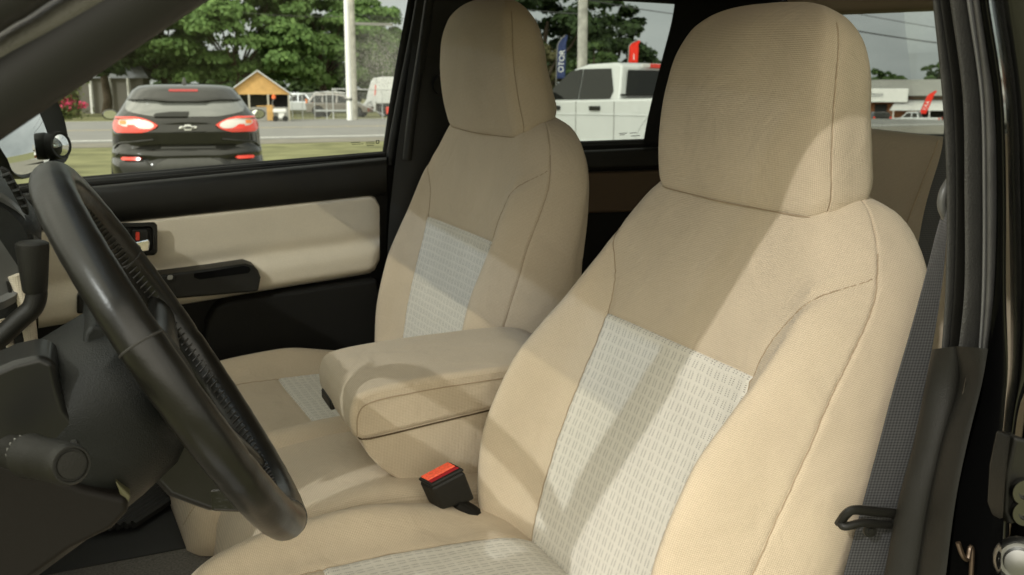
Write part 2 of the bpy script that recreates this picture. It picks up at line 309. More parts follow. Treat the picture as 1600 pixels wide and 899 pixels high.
BACK = [
 (-.06, -.03, .12, -.02, .17, .0, .205, -.02, .225, -.05, .22, -.09, .18, -.12, -.13),
 (-.02, -.005, .13, .0, .19, .035, .228, .005, .245, -.05, .24, -.10, .19, -.14, -.15),
 (.06, .0, .142, .006, .197, .074, .24, .012, .258, -.045, .252, -.10, .2, -.14, -.15),
 (.14, .001, .145, .008, .200, .088, .246, .004, .266, -.05, .26, -.105, .21, -.145, -.155),
 (.22, -.002, .146, .004, .199, .080, .246, -.004, .268, -.06, .262, -.11, .21, -.145, -.155),
 (.29, -.006, .146, -.002, .198, .052, .244, -.015, .266, -.068, .26, -.11, .21, -.145, -.15),
 (.327, -.008, .146, -.004, .197, .033, .242, -.02, .263, -.072, .257, -.11, .21, -.14, -.15),
 (.36, -.009, .149, -.005, .197, .019, .239, -.028, .26, -.078, .254, -.112, .205, -.14, -.148),
 (.40, -.010, .150, -.008, .196, .002, .236, -.038, .256, -.083, .25, -.113, .2, -.138, -.145),
 (.44, -.010, .148, -.011, .192, -.013, .231, -.046, .25, -.086, .244, -.114, .19, -.135, -.142),
 (.48, -.009, .140, -.013, .181, -.024, .217, -.048, .237, -.086, .23, -.112, .18, -.13, -.138),
 (.515, -.010, .125, -.017, .161, -.031, .193, -.052, .21, -.086, .203, -.11, .15, -.122, -.13),
 (.542, -.02, .100, -.028, .133, -.041, .16, -.058, .175, -.085, .168, -.103, .12, -.112, -.118),
 (.558, -.045, .06, -.05, .085, -.056, .105, -.065, .115, -.082, .108, -.094, .07, -.1, -.102)]
ARC = spline([(.333, .1465), (.347, .148), (.375, .157), (.405, .175), (.435, .199), (.455, .216), (.463, .221)], 8)
def HRs(s, W, n0, nb):
    e = n0-nb
    return (s, n0, .5*W, n0-.004*min(1, W/.1), .86*W, n0-.10*e, .965*W, n0-.24*e, W, n0-.45*e, .97*W, n0-.72*e, .70*W, nb+.02*e, nb)
HEAD = [HRs(.49, .128, -.03, -.085), HRs(.503, .150, -.008, -.098), HRs(.53, .159, .006, -.10), HRs(.58, .157, .027, -.088), HRs(.63, .151, .042, -.072),
        HRs(.67, .143, .047, -.06), HRs(.698, .131, .044, -.048), HRs(.718, .113, .035, -.034), HRs(.733, .085, .022, -.018), HRs(.741, .045, .011, -.005), HRs(.7435, .012, .006, 0)]
CUSH = [
 (-.05, -.03, .12, -.03, .18, -.01, .215, -.02, .235, -.04, .235, -.08, .19, -.11, -.115),
 (-.01, -.002, .13, .0, .19, .02, .228, .006, .248, -.03, .248, -.08, .2, -.12, -.125),
 (.04, .018, .132, .022, .194, .036, .236, .022, .257, -.015, .257, -.08, .21, -.13, -.135),
 (.12, .027, .134, .031, .197, .056, .241, .036, .263, -.005, .263, -.08, .21, -.13, -.135),
 (.22, .034, .135, .038, .198, .074, .242, .046, .264, -.002, .264, -.08, .21, -.13, -.135),
 (.32, .037, .135, .04, .197, .07, .24, .042, .262, -.006, .262, -.08, .21, -.13, -.135),
 (.39, .032, .133, .034, .194, .056, .236, .03, .257, -.016, .257, -.08, .2, -.13, -.135),
 (.435, .014, .13, .014, .188, .030, .228, .008, .247, -.03, .247, -.08, .19, -.13, -.135),
 (.462, -.02, .12, -.02, .175, -.012, .21, -.026, .228, -.05, .228, -.09, .18, -.12, -.125),
 (.475, -.06, .10, -.06, .15, -.06, .18, -.065, .195, -.08, .195, -.10, .15, -.115, -.118)]
def capfaces(m, base, nr, nc):
    m.f += [tuple(base+j for j in range(nc)), tuple(base+(nr-1)*nc+j for j in range(nc))[::-1]]; m.m += [0, 0]
def sheet(mb, X, Nn, UVa, r0, r1, ca, cb, nc):                     # raised insert panel over rows r0..r1 and columns ca..cb, edges tucked into the groove
    cs = [(c % nc) for c in range(ca, cb+1)]; P = X[r0:r1+1][:, cs].copy(); Q = Nn[r0:r1+1][:, cs]; d = np.full(P.shape[:2], .0016)
    d[:, 0] = d[:, -1] = d[0] = d[-1] = -.0006; mb.grid(P+Q*d[..., None], UV=UVa[r0:r1+1][:, cs])
def make_seat(label, O, yaw, s_ins, group, rake=21, bol=1.):
    O = np.array(O, float); y = math.radians(yaw); a = math.radians(rake); f = np.array([-math.cos(y), -math.sin(y), 0]); W = np.array([-math.sin(y), math.cos(y), 0])
    A = -f*math.sin(a)+np.array([0, 0, math.cos(a)]); N = f*math.cos(a)+np.array([0, 0, math.sin(a)])
    t = thing('car_seat', label, 'car seat', (O[0], O[1], O[2]-.25), group)
    # backrest
    rows = np.unique(np.round(np.r_[np.linspace(-.06, .32, 60), [.322, .325, .327, .329, .332], np.linspace(.338, .558, 46)], 5)); X, U, ki = section_loft([r_[:5]+(r_[5]*(bol if r_[5] > 0 else 1),)+r_[6:] for r_ in BACK], rows, (O, A, W, N)); Nn = gnormal(X); nc = X.shape[1]; K = len(ki)
    one = np.ones(len(rows)); fade = np.clip((.334-rows)/.006, 0, 1)
    groove_col(X, Nn, ki, (1, K-1), fade); groove_col(X, Nn, ki, (3, K-3), one)
    rt_ = int(np.argmin(abs(rows-.327))); fr = [c % nc for c in range(-ki[1], ki[1]+1)]
    for off, dd in ((0, 1), (1, .4), (-1, .4)): X[rt_+off][fr] -= Nn[rt_+off][fr]*.0024*dd
    sw_ = np.stack([(X-O)@A, (X-O)@W], -1); dist = np.full(X.shape[:2], 9.)
    front = ((X-O)@N) > -.075
    for q in ARC:
        for sg in (1, -1): dist = np.minimum(dist, np.hypot(sw_[..., 0]-q[0], sw_[..., 1]-sg*q[1]))
    X -= Nn*(np.where(front, .0016*np.exp(-(dist/.0045)**2)-.0006*np.exp(-((dist-.012)/.007)**2), 0))[..., None]
    m = MB(); m.grid(X, False, True, UV=U); capfaces(m, 0, len(rows), nc); bk = m.build('backrest', TAN, t, angle=80)
    ins = MB(); sheet(ins, X, Nn, U, 2, rt_, -ki[1], ki[1], nc); ins.build('backrest_insert', INS, bk, angle=80, label='pale patterned cloth panel of the backrest')
    def onsurf(s_, w_):
        i_ = int(np.argmin(abs(rows-s_))); ok = np.where(front[i_])[0]; c_ = ok[np.argsort(abs(sw_[i_, ok, 1]-w_))[:2]]; d_ = abs(sw_[i_, c_, 1]-w_)+1e-6; wt = (1/d_)/(1/d_).sum(); i2 = min(i_+1, len(rows)-1)
        P_ = (X[i_, c_]*wt[:, None]).sum(0); return P_+A*(s_-np.dot(P_-O, A))+Nn[i_, c_[0]]*.0003
    for sg in (1, -1):
        c_ = ki[1] if sg > 0 else ki[K-1]
        m = MB(); m.tube([X[i, c_]+Nn[i, c_]*.0005 for i in range(3, rt_)]+[onsurf(a_, sg*b_) for a_, b_ in ARC], .0006, 6); m.build('seam', THREAD, bk)
    thread('seam', X, Nn, [[(i, ki[3]) for i in range(3, len(rows)-14)], [(i, ki[K-3]) for i in range(3, len(rows)-14)]], bk, .0006)
    # headrest
    rows = np.r_[np.linspace(.49, .53, 9), np.linspace(.537, .70, 24), np.linspace(.705, .7435, 14)]
    X, U, ki = section_loft(HEAD, rows, (O, A, W, N), shear=lambda s, n: -.42*(n+.01)*np.clip((.64-s)/.11, 0, 1)); Nn = gnormal(X); K = len(ki); fd = np.clip((.722-rows)/.02, 0, 1)*np.clip((rows-.5)/.01, 0, 1)
    groove_col(X, Nn, ki, (3, K-3), fd, .002); m = MB(); m.grid(X, False, True, UV=U); capfaces(m, 0, len(rows), X.shape[1]); hr = m.build('headrest', TAN, t, angle=80)
    e = int(np.argmin(abs(rows-.715))); thread('seam', X, Nn, [[(i, ki[3]) for i in range(4, e)], [(i, ki[K-3]) for i in range(4, e)]], hr, .0006); thread('seam', X, Nn, [[(3, c % X.shape[1]) for c in range(-ki[4], ki[4]+1)]], hr, .0008)
    # cushion
    F2 = (O, f, W, np.array([0, 0, 1.])); rows = np.unique(np.round(np.r_[np.linspace(-.05, s_ins-.006, 30), [s_ins-.003, s_ins, s_ins+.003], np.linspace(s_ins+.006, .475, 34)], 5))
    X, U, ki = section_loft(CUSH, rows, F2); Nn = gnormal(X); K = len(ki); nc = X.shape[1]; groove_col(X, Nn, ki, (1, K-1, 3, K-3), np.ones(len(rows)))
    rt_ = int(np.argmin(abs(rows-s_ins))); fr = [c % nc for c in range(-ki[1], ki[1]+1)]
    for off, dd in ((0, 1), (1, .4), (-1, .4)): X[rt_+off][fr] -= Nn[rt_+off][fr]*.0022*dd
    m = MB(); m.grid(X, False, True, UV=U); capfaces(m, 0, len(rows), nc); cu = m.build('cushion', TAN, t, angle=80)
    ins = MB(); sheet(ins, X, Nn, U, 1, rt_, -ki[1], ki[1], nc); ins.build('cushion_insert', INS, cu, angle=80, label='pale patterned cloth panel of the seat cushion')
    thread('seam', X, Nn, [[(i, ki[q]) for i in range(3, len(rows)-4)] for q in (1, K-1, 3, K-3)], cu)
    b = MB(); b.box((O[0]-.2, O[1], O[2]-.19), (.40, .40, .12)); b.build('seat_base', BLK2, t, bevel=.01)
    return t
driver_seat = make_seat('tan cloth car seat in the sunlight, nearest, with a black belt strap beside it', (.495, .97, .685), 4, .285, 'front seats')
pass_seat = make_seat('tan cloth car seat in shade, beside the closed door, smaller of the two front seats', (.528, 1.69, .688), 4, .245, 'front seats', 12, .56)
# ------------------------------------------------------------------ truck cab shell
cab = thing('truck_cab', 'dark pickup cab seen through its open doorway, pillars and roof around the two tan seats', 'truck cab', (.9, 1.3, .35))
m = MB(); m.box((1.0, 1.3, 1.595), (1.4, 1.36, .03)); m.build('headliner', HEADL, cab, bevel=.012)
m = MB(); m.box((1.0, 1.3, 1.635), (1.46, 1.5, .045)); m.build('roof', PAINTBLK, cab, bevel=.02)
m = MB(); m.tube(spline([(-.62, .56, .952), (-.3, .59, 1.155), (-.047, .612, 1.318), (.10, .615, 1.412), (.25, .62, 1.505), (.34, .62, 1.545), (.5, .62, 1.56), (.9, .62, 1.565), (1.7, .62, 1.56)], 6), .024, 12); m.build('door_opening_seal', RUBBER, cab)
m = MB(); m.box((1.62, 1.3, 1.4885), (.16, 1.4, .19)); m.build('rear_header', HEADL, cab, bevel=.015)
m = MB(); m.box((1.63, 1.3, .74), (.10, 1.5, .79)); m.build('rear_wall', BLK2, cab, bevel=.01)
m = MB(); m.box((1.60, 1.3, 1.27), (.006, 1.4, .30)); m.build('rear_window', GLR, cab)
m = MB(); m.box((1.60, 1.985, 1.28), (.12, .09, .30)); m.build('rear_corner_pillar', BLK2, cab, bevel=.01); m = MB(); m.box((1.60, .63, 1.28), (.12, .07, .30)); m.build('rear_corner_pillar', BLK2, cab, bevel=.01)
m = MB(); m.box((.7, 1.3, .33), (2.5, 1.5, .05)); m.build('floor_carpet', CARPET, cab)
m = MB()                                                          # raised carpet over the transmission, between and ahead of the seats
g = [[(x, y, .33+.26*math.exp(-((y-1.40)/.27)**4)) for y in np.linspace(.72, 2.0, 26)] for x in np.linspace(-.7, .3, 14)]
m.grid(g); m.build('carpet_hump', CARPET, cab, angle=80)
m = MB(); [m.box((.0+.013*i, 1.74, .50-.003*i), (.007, .34, .012)) for i in range(0)]; 
def wsl(k): a = np.array([-.60, 0, 1.08])+(np.array([.34, 0, 1.56])-np.array([-.60, 0, 1.08]))*k; return [(a[0], .58+.05*k, a[2]), (a[0], 2.04-.05*k, a[2])]
for nm_, k0, k1, gm_ in (('windshield_shade_band', .60, .698, glass('blue_shade_band', (.62, .68, .78), .03)), ('added_sun_blocker', .70, 1.0, glass('sun_blocking_film', (.27, .29, .33), .03))):  # dark film above the blue band is added, unseen, to block sun
    m = MB(); q = wsl(k0)+wsl(k1)[::-1]; m.prism([(x-.008, y, z+.012) for x, y, z in q], (.004, 0, -.005)); m.build(nm_, gm_, cab)
wx = wsl(0)+wsl(1)[::-1]
m = MB(); m.prism(wx, (.004, 0, -.005)); m.build('windshield', GLW, cab)
# driver side rear door zone and the wall behind the front pillar (closed, keeps the rear bench in shade)
m = MB(); m.box((1.2, .55, .70), (.95, .09, .76)); m.build('rear_side_panel', PAINTBLK, cab, bevel=.03)
m = MB(); m.box((1.1, .60, 1.32), (.7, .006, .46)); m.build('rear_side_glass', GLR, cab)
m = MB(); m.box((1.55, .60, 1.32), (.22, .07, .50)); m.build('rear_quarter_pillar', BLK2, cab, bevel=.02)
# front pillar on the driver side: three bands crossing the top left corner
def band2(nm, l, r, y, mt, bulge, thick, lab=None):
    return band(l, r, y, bulge, thick).build(nm, mt, cab, angle=60, label=lab)
band2('pillar_trim', [(-140, 284), (0, 187), (140, 93), (285, -4), (420, -95)], [(-170, 226), (0, 109), (95, 53), (190, -2), (330, -85)], .62, BLK, .004, .02)
band2('pillar_cover', [(-170, 228), (0, 111), (95, 55), (190, 0), (330, -83)], [(-190, 178), (0, 50), (42, 25), (85, -4), (230, -98)], .60, mat('grey_pillar_vinyl', (.12, .115, .10), .5, .4, noise=.12, nscale=40, bump=.5, bscale=520), .010, .02, 'grey vinyl cover of the front pillar')
band2('pillar_seal', [(-190, 180), (0, 52), (42, 27), (85, -2), (230, -96)], [(-260, 100), (-60, -40), (0, -80), (40, -110), (190, -200)], .575, RUBBER, .012, .02)
# centre pillar on the driver side, bands from the inside out
bp = lambda xs: [(x, y) for x, y in zip(xs, (-60, 0, 150, 300, 450, 560))]
band2('pillar_edge_trim', bp([1453, 1457, 1472, 1479, 1477, 1470]), bp([1466, 1471, 1491, 1496, 1493, 1484]), .665, GREYTRIM, .004, .02)
band2('pillar_groove', bp([1464, 1469, 1489, 1494, 1491, 1482]), bp([1481, 1486, 1506, 1509, 1509, 1500]), .655, BLK, .002, .03)
band2('pillar_cover', bp([1479, 1484, 1504, 1507, 1507, 1496]), bp([1506, 1511, 1532, 1536, 1536, 1530]), .64, GREYTRIM, .005, .03, 'grey grained vinyl cover of the centre pillar')
band2('pillar_highlight', bp([1506, 1510, 1531, 1535, 1534, 1528]), bp([1516, 1521, 1539, 1543, 1542, 1534]), .632, mat('highlight_grey', (.16, .16, .15), .35, .5, bump=.2, bscale=500), .004, .02)  # lighter grey strip paints the highlight running down the pillar
band2('door_seal', bp([1516, 1520, 1538, 1542, 1541, 1533]), bp([1530, 1534, 1556, 1561, 1557, 1543]), .628, mat('grey_seal', (.085, .083, .075), .55, .4, noise=.15, nscale=60, bump=.3, bscale=400), .006, .03)
band2('jamb_gap', [(1526, -60), (1530, 0), (1552, 150), (1557, 300), (1553, 450), (1540, 570), (1530, 640), (1500, 760), (1480, 930)], [(1542, -60), (1545, 0), (1567, 150), (1572, 300), (1572, 450), (1575, 570), (1570, 640), (1560, 760), (1556, 930)], .60, PAINTBLK, -.006, .03)
band2('jamb_paint', [(1537, -60), (1541, 0), (1563, 150), (1568, 300), (1569, 450), (1572, 570), (1566, 640), (1556, 760), (1540, 930)], [(1562, -60), (1567, 0), (1588, 150), (1594, 300), (1596, 450), (1592, 570), (1584, 640), (1570, 760), (1562, 930)], (.67, .49), PAINTBLK, .002, .01)
band2('jamb_outer', [(1560, -60), (1565, 0), (1586, 150), (1592, 300), (1593, 450), (1590, 570), (1582, 640), (1567, 760), (1558, 930)], [(1640, -60), (1645, 0), (1650, 150), (1650, 300), (1640, 450), (1620, 570), (1592, 640), (1580, 760), (1574, 930)], .555, PAINTBLK, .012, .03)
band2('jamb_body', [(1516, 560), (1506, 600), (1494, 680), (1474, 790), (1458, 930)], [(1560, 560), (1562, 600), (1555, 680), (1545, 790), (1535, 930)], .62, PAINTBLK, .012, .05)
cap = band([(1457, 546), (1446, 600), (1428, 690), (1402, 790), (1376, 930)], [(1496, 541), (1500, 600), (1476, 690), (1454, 790), (1432, 930)], (.655, .63), .006, .03).build('lower_pillar_cover', BLK, cab, angle=60)
cap2 = band([(1493, 541), (1498, 600), (1472, 690), (1450, 790), (1428, 930)], [(1544, 545), (1534, 600), (1512, 690), (1492, 790), (1474, 930)], (.63, .60), .004, .03).build('lower_pillar_cover', BLK, cab, angle=60)
# passenger side pillars
band2('centre_pillar', [(655, -60), (650, 20), (634, 140), (618, 250), (606, 380), (600, 620)], [(800, -60), (790, 20), (770, 140), (760, 250), (745, 380), (740, 620)], 2.0, BLK, .02, .06, 'black far side centre pillar behind the passenger seat')
m = MB(); m.tube(spline([TY(676, -40, 1.985), TY(662, 60, 1.985), TY(645, 170, 1.985), TY(636, 250, 1.985)], 5), .010, 10); m.build('pillar_rib', BLK, cab)
m = MB(); m.lathe([(0, -.012), (.018, -.012), (.02, -.004), (.02, .01)], TY(690, 133, 1.975), (0, -1, 0), 20); m.build('belt_anchor_cover', BLK, cab)
band2('rear_pillar', [(1058, -60), (1052, 20), (1030, 110), (1006, 218), (1000, 330)], [(1230, -60), (1220, 20), (1215, 110), (1210, 218), (1210, 330)], 2.04, BLK2, .01, .06)
m = MB(); m.tube(spline([(-.65, 2.06, 1.06), (-.3, 2.045, 1.26), (.1, 2.04, 1.47), (.34, 2.04, 1.56), (.6, 2.03, 1.58), (1.7, 2.02, 1.57)], 5), .045, 12); m.build('far_roof_rail', BLK2, cab)
# ------------------------------------------------------------------ far front door
door = thing('front_door', 'closed passenger door with cream cloth panel, black armrest and chrome pull', 'car door', (.2, 2.05, .5))
plate([(-120, 318), (60, 292), (120, 286), (360, 266), (606, 246), (609, 300), (606, 420), (596, 470), (610, 700), (-120, 760)], 2.03, .06).build('door_shell', BLK2, door, bevel=.006)
# upper trim, rolled
g = []
for q in np.linspace(0, 1, 30):
    x = -120+(604+120)*q; t_ = 315-72*q**.97; b_ = 378-76*q; yy = [2.045, 2.02, 2.008, 2.004, 2.004, 2.008, 2.02]; ff = [0, .03, .10, .25, .6, .95, 1.0]
    g.append([TY(x, t_+(b_-t_)*k+2, y_) for k, y_ in zip(ff, yy)])
m = MB(); m.grid(g); m.build('upper_trim', BLK, door, angle=70)
m = MB(); m.tube([TY(-100, 312.5, 2.05), TY(120, 285, 2.05), TY(360, 263, 2.05), TY(603, 242, 2.05)], .006, 8); m.build('window_seal', RUBBER, door)
m = MB(); m.tube([TY(-100, 307, 2.075), TY(120, 280, 2.075), TY(360, 259, 2.075), TY(603, 239, 2.075)], .004, 8); m.build('window_seal', RUBBER, door)
# cream cloth panel with armrest bulge
NA, NB = 70, 40; g = []; uvg = []
for i in range(NA):
    a = i/(NA-1); x = 60+(593-60)*a
    tp = 359.5-56.5*((x-60)/533); bt = 513-.165*(x-60)
    e = max(0, (x-572)/21); r_ = 24*(1-math.sqrt(max(0, 1-e*e))); tp += r_*.8; bt -= r_*.8; row = []
    for j in range(NB):
        b = j/(NB-1); bul = .012+.030*(1/(1+math.exp(-(b-.68)*22)))*(1-.55*max(0, (a-.55)/.45))-.006*math.exp(-((b-.58)/.09)**2)
        ed = min(1, b/.06, (1-b)/.10, (1-a)/.02*.6+.15); bul *= math.sqrt(max(.0, ed))*(2-math.sqrt(max(0, ed))) if ed < 1 else 1
        row.append(TY(x, tp+(bt-tp)*b, 2.022-bul))
    g.append(row)
g = np.array(g); m = MB(); m.grid(g, UV=np.stack([g[..., 0], g[..., 2]], -1)); m.build('cloth_panel', TANFLAT, door, angle=80)
# armrest switch block
m = plate([(120, 462), (245, 431), (330, 420), (384, 412), (397, 416), (404, 424), (408, 434), (404, 456), (330, 463), (245, 470), (120, 492)], 1.965, .06); am = m.build('armrest', BLK, door, bevel=.005)
m = plate([(303, 428), (380, 415.5), (389, 417), (392, 422), (388, 427), (312, 437), (303, 434)], 1.9635, .003); m.build('pull_pocket_shade', mat('pocket_shade_black', (.003, .003, .003), .8, .1), am)  # near-black plate paints the slot's shade, nothing is cut into the armrest
m = plate(rrect(258, 430, 273, 442, 3, shear=-.12), 1.961, .004); sw = m.build('window_switch', BLK, am, bevel=.001)
m = plate(rrect(261.5, 431, 270, 438, 2.5, shear=-.12), 1.959, .003); m.build('switch_button', mat('grey_button', (.3, .3, .28), .3), sw, bevel=.001)
# lower pocket
g = [TY(x, y, 1.985) for x, y in [(300, 640), (318, 560), (324, 505), (338, 480), (362, 470), (420, 462), (590, 437), (598, 470), (600, 640)]]
m = MB(); m.prism(g, (0, .05, 0)); m.build('map_pocket', BLK2, door, bevel=.008)
# inside handle
hb = MB(); o_ = rrect(150, 349, 247, 403, 9, shear=-.03); i_ = rrect(160, 356, 238, 396, 6, shear=-.03)
P = np.array([[TY(a, b, 1.992) for a, b in rrect(151, 350, 246, 402, 8, shear=-.03)], [TY(a, b, 1.988) for a, b in rrect(153, 352, 244, 400, 8, shear=-.03)], [TY(a, b, 1.988) for a, b in rrect(158, 356, 239, 396, 7, shear=-.03)], [TY(a, b, 2.004) for a, b in rrect(160, 358, 237, 394, 6, shear=-.03)]])
hb.grid(P, False, True); hb.prism(P[3], (0, .004, 0)); hz = hb.build('handle_bezel', BLK, door, angle=50)
m = MB(); m.prism([TY(a, b, 1.985) for a, b in [(176, 384), (214, 378), (233, 374), (235, 380), (233, 393), (214, 396), (176, 396)]], (0, .012, 0)); m.build('handle_lever', CHROME, hz, bevel=.003)
m = MB(); m.prism([TY(a, b, 1.987) for a, b in rrect(206, 359, 233, 379, 4)], (0, .01, 0)); lk = m.build('lock_lever', BLK, hz, bevel=.003)
m = MB(); m.prism([TY(a, b, 1.9855) for a, b in rrect(212, 363, 218, 376, 1.5)], (0, .003, 0)); m.build('lock_mark', REDP, lk)
# window frame and glass
band([(660, -80), (652, -20), (640, 50), (622, 140), (604, 238), (603, 262)], [(678, -80), (671, -20), (658, 50), (640, 140), (622, 238), (619, 262)], 2.045, .008, .03).build('window_frame', RUBBER, door, angle=60)
band([(645, -80), (640, -20), (628, 50), (612, 140), (597, 240), (596, 250)], [(663, -80), (655, -20), (643, 50), (625, 140), (607, 240), (606, 250)], 2.06, .003, .02).build('glass_channel', RUBBER, door, angle=60)
m = MB(); m.prism([TY(a, b, 2.078) for a, b in [(-200, 330), (640, 250), (700, -120), (-200, -120)]], (0, .004, 0)); gl = m.build('window_glass', GLF, door); dusty(GLF, tuple(TY(600, 95, 2.08)-BASE[door.name]), .115, 1.0)
m = MB()
for x0, x1, y_ in ((548, 563, 223), (550, 568, 225.5), (572, 585, 222.5), (571, 586, 225), (573, 584, 227.5)): m.box((TY(x0, y_, 2.0765)+TY(x1, y_, 2.0765))/2, (np.linalg.norm(TY(x1, y_, 2.0765)-TY(x0, y_, 2.0765)), .0006, .0011))
for x_, y_ in ((588, 222), (592, 222)): m.box(TY(x_, y_, 2.0765), (.0016, .0006, .0065))
for x_, y_ in ((590, 219.8), (590, 224.2)): m.box(TY(x_, y_, 2.0765), (.0065, .0006, .0014))
m.build('glass_etching', mat('etch_black', (.03, .03, .03), .6), gl)
# ------------------------------------------------------------------ far rear door
rd = thing('rear_door', 'dark rear door with tinted window, half hidden between the two seats', 'car door', (.95, 2.05, .5))
plate([(600, 260), (700, 240), (880, 228), (1030, 223), (1300, 215), (1300, 760), (600, 760)], 2.035, .06).build('door_shell', BLK2, rd, bevel=.006)
plate([(700, 262), (880, 238), (1060, 230), (1060, 262), (880, 268), (700, 290)], 2.01, .03).build('upper_trim', BLK, rd, bevel=.01)
plate([(700, 295), (880, 272), (1060, 266), (1060, 330), (880, 335), (700, 350)], 2.012, .03).build('door_panel', DKTAN, rd, bevel=.008)
m = MB(); m.tube([TY(700, 236, 2.05), TY(880, 227, 2.05), TY(1020, 222, 2.05)], .008, 8); m.build('window_seal', RUBBER, rd)
band([(1072, -60), (1058, 0), (1030, 130), (1008, 216), (1000, 232)], [(1098, -60), (1082, 0), (1056, 130), (1034, 216), (1024, 232)], 2.05, .006, .03).build('window_frame', RUBBER, rd, angle=60)
m = MB(); m.tube([TY(700, -4, 2.06), TY(880, -8, 2.06), TY(1056, 2, 2.06), TY(1070, 8, 2.06)], .007, 8); m.build('top_channel', RUBBER, rd)
m = MB(); m.prism([TY(a, b, 2.078) for a, b in [(740, 240), (1006, 222), (1062, 0), (1062, -20), (740, -30)]], (0, .004, 0)); gl = m.build('window_glass', GLR, rd)
m = MB()
for x0, x1, y_ in ((967, 980, 208.5), (984, 995, 208), (986, 1000, 212.5), (968, 976, 211)): m.box((TY(x0, y_, 2.0765)+TY(x1, y_, 2.0765))/2, (np.linalg.norm(TY(x1, y_, 2.0765)-TY(x0, y_, 2.0765)), .0006, .0014))
m.build('glass_etching', MATS['etch_black'], gl)
# ------------------------------------------------------------------ rear bench
rb = thing('rear_bench', 'brown shaded rear bench seat behind the driver seat, in front of the back window', 'bench seat', (1.5, 1.3, .45))
prof = [(x-.20, z) for x, z in [(1.28, .60), (1.36, .72), (1.47, 1.08), (1.495, 1.15), (1.52, 1.174), (1.56, 1.168), (1.59, 1.13), (1.6, 1.0), (1.58, .6)]]
def pad(y0, y1, prof, mb, r=.03):
    P = spline(prof, 4); c = P.mean(0); rows = []
    for k in np.linspace(0, 1, 9): rows.append((y0+r*(1-math.cos(k*math.pi/2)) if 0 else y0+r*(1-math.sin(k*math.pi/2)), 1-.10*(1-math.sin(k*math.pi/2))**1.0))
    seq = [(y0+r*(1-math.sin(k)), math.cos(math.pi/2-k)*.06+.94) for k in np.linspace(0, math.pi/2, 7)]; seq += [(y1-(a-y0), s_) for a, s_ in seq[::-1]]
    G = np.array([[(c[0]+(p[0]-c[0])*s_, y, c[1]+(p[1]-c[1])*s_) for p in P] for y, s_ in seq]); n0 = mb.n; mb.grid(G, False, True); n = len(P)
    mb.f += [tuple(n0+j for j in range(n)), tuple(n0+(len(seq)-1)*n+j for j in range(n))[::-1]]; mb.m += [0, 0]
m = MB(); pad(.72, 1.548, prof, m); m.build('backrest', TAN, rb, angle=60); m = MB(); pad(1.552, 1.95, prof, m); m.build('backrest', TAN, rb, angle=60)
cpf = [(.86, .50), (.83, .60), (.86, .665), (.92, .69), (1.1, .665), (1.14, .60), (1.14, .5)]
m = MB(); pad(.72, 1.95, cpf, m); m.build('cushion', TAN, rb, angle=60)
m = MB(); m.tube(spline([TX(1466, 220, 1.27), TX(1450, 262, 1.245), TX(1418, 345, 1.20), TX(1395, 410, 1.17)], 4), .0012, 6); m.build('seam', THREAD, rb)
rbelt = thing('rear_seat_belt', 'dark webbing belt hanging at the edge of the rear bench', 'seat belt', (1.4, 1.2, .9))
band([(1476, 195), (1470, 240), (1452, 300), (1440, 350), (1428, 430), (1420, 500)], [(1500, 195), (1496, 240), (1486, 300), (1478, 350), (1466, 430), (1458, 500)], 1.12, .002, .004).build('webbing', BELT, rbelt, angle=60)
# ------------------------------------------------------------------ centre seat, folding armrest
cs = thing('centre_seat', 'small tan middle cushion under the folded armrest', 'centre seat', (.35, 1.34, .55))
xs = np.linspace(.10, .60, 48); ys = np.linspace(1.19, 1.49, 30); g = []
for x in xs:
    r_ = []
    for y in ys:
        fx = min(1, max(0, (x-.10)/.10)); fy = min(1, (y-1.19)/.03, (1.49-y)/.03); fx = math.sqrt(max(0, 1-(1-fx)**2)); fy = math.sqrt(max(0, 1-(1-fy)**2))
        r_.append((x, y, 0.58+(.158+.012*math.exp(-((x-.30)/.10)**2)-.03*max(0, x-.35))*min(fx, 1)*(.80+.20*fy)+.004*math.sin((y-1.2)*22)))
    g.append(r_)
g = np.array(g); m = MB(); m.grid(g, UV=g[..., :2]); m.box((.37, 1.345, .53), (.42, .27, .09)); m.build('cushion', TAN, cs, angle=75)
arm = thing('armrest_console', 'tan cloth armrest box folded down between the seats', 'armrest', (.45, 1.33, .75))
def pill(prof, y0, y1, r, mb, n=6):
    P = spline(prof+[prof[0]], 5)[:-1]; ctr = P.mean(0)
    # offset curve inward for rounded sides
    T_ = np.roll(P, -1, 0)-np.roll(P, 1, 0); Nn = np.c_[-T_[:, 1], T_[:, 0]]; Nn /= np.linalg.norm(Nn, axis=1, keepdims=True); sg = np.sign(((ctr-P)*Nn).sum(1).mean()); Nn *= sg
    seq = [(y0+r*(1-math.sin(k)), r*(1-math.cos(k))) for k in np.linspace(math.pi/2, 0, n)][::-1]; seq = [(y0+r*(1-math.sin(k)), r*(1-math.cos(math.pi/2-k))) for k in np.linspace(math.pi/2, 0, n)]
    ring = [(y0+r-r*math.cos(k), r-r*math.sin(k)) for k in np.linspace(0, math.pi/2, n)]; ring += [(y1-(a-y0), o) for a, o in ring[::-1]]
    G = np.array([[(p[0]+q[0]*o, y, p[1]+q[1]*o) for p, q in zip(P, Nn)] for y, o in ring]); n0 = mb.n
    arc = np.r_[0, np.cumsum(np.linalg.norm(np.diff(P, axis=0), axis=1))]; UVg = np.zeros(G.shape[:2]+(2,)); UVg[..., 0] = arc[None]; UVg[..., 1] = np.array([y-o for y, o in ring])[:, None]
    mb.grid(G, False, True, UV=UVg); k = len(P); ci = G[0]; cj = G[-1]
    for gg, fl in ((G[0], 0), (G[-1], 1)):                         # flat side: own vertices with side uv
        b0 = mb.n; mb.add(gg, [tuple(range(k)) if fl else tuple(range(k))[::-1]], 0, gg[:, [0, 2]])
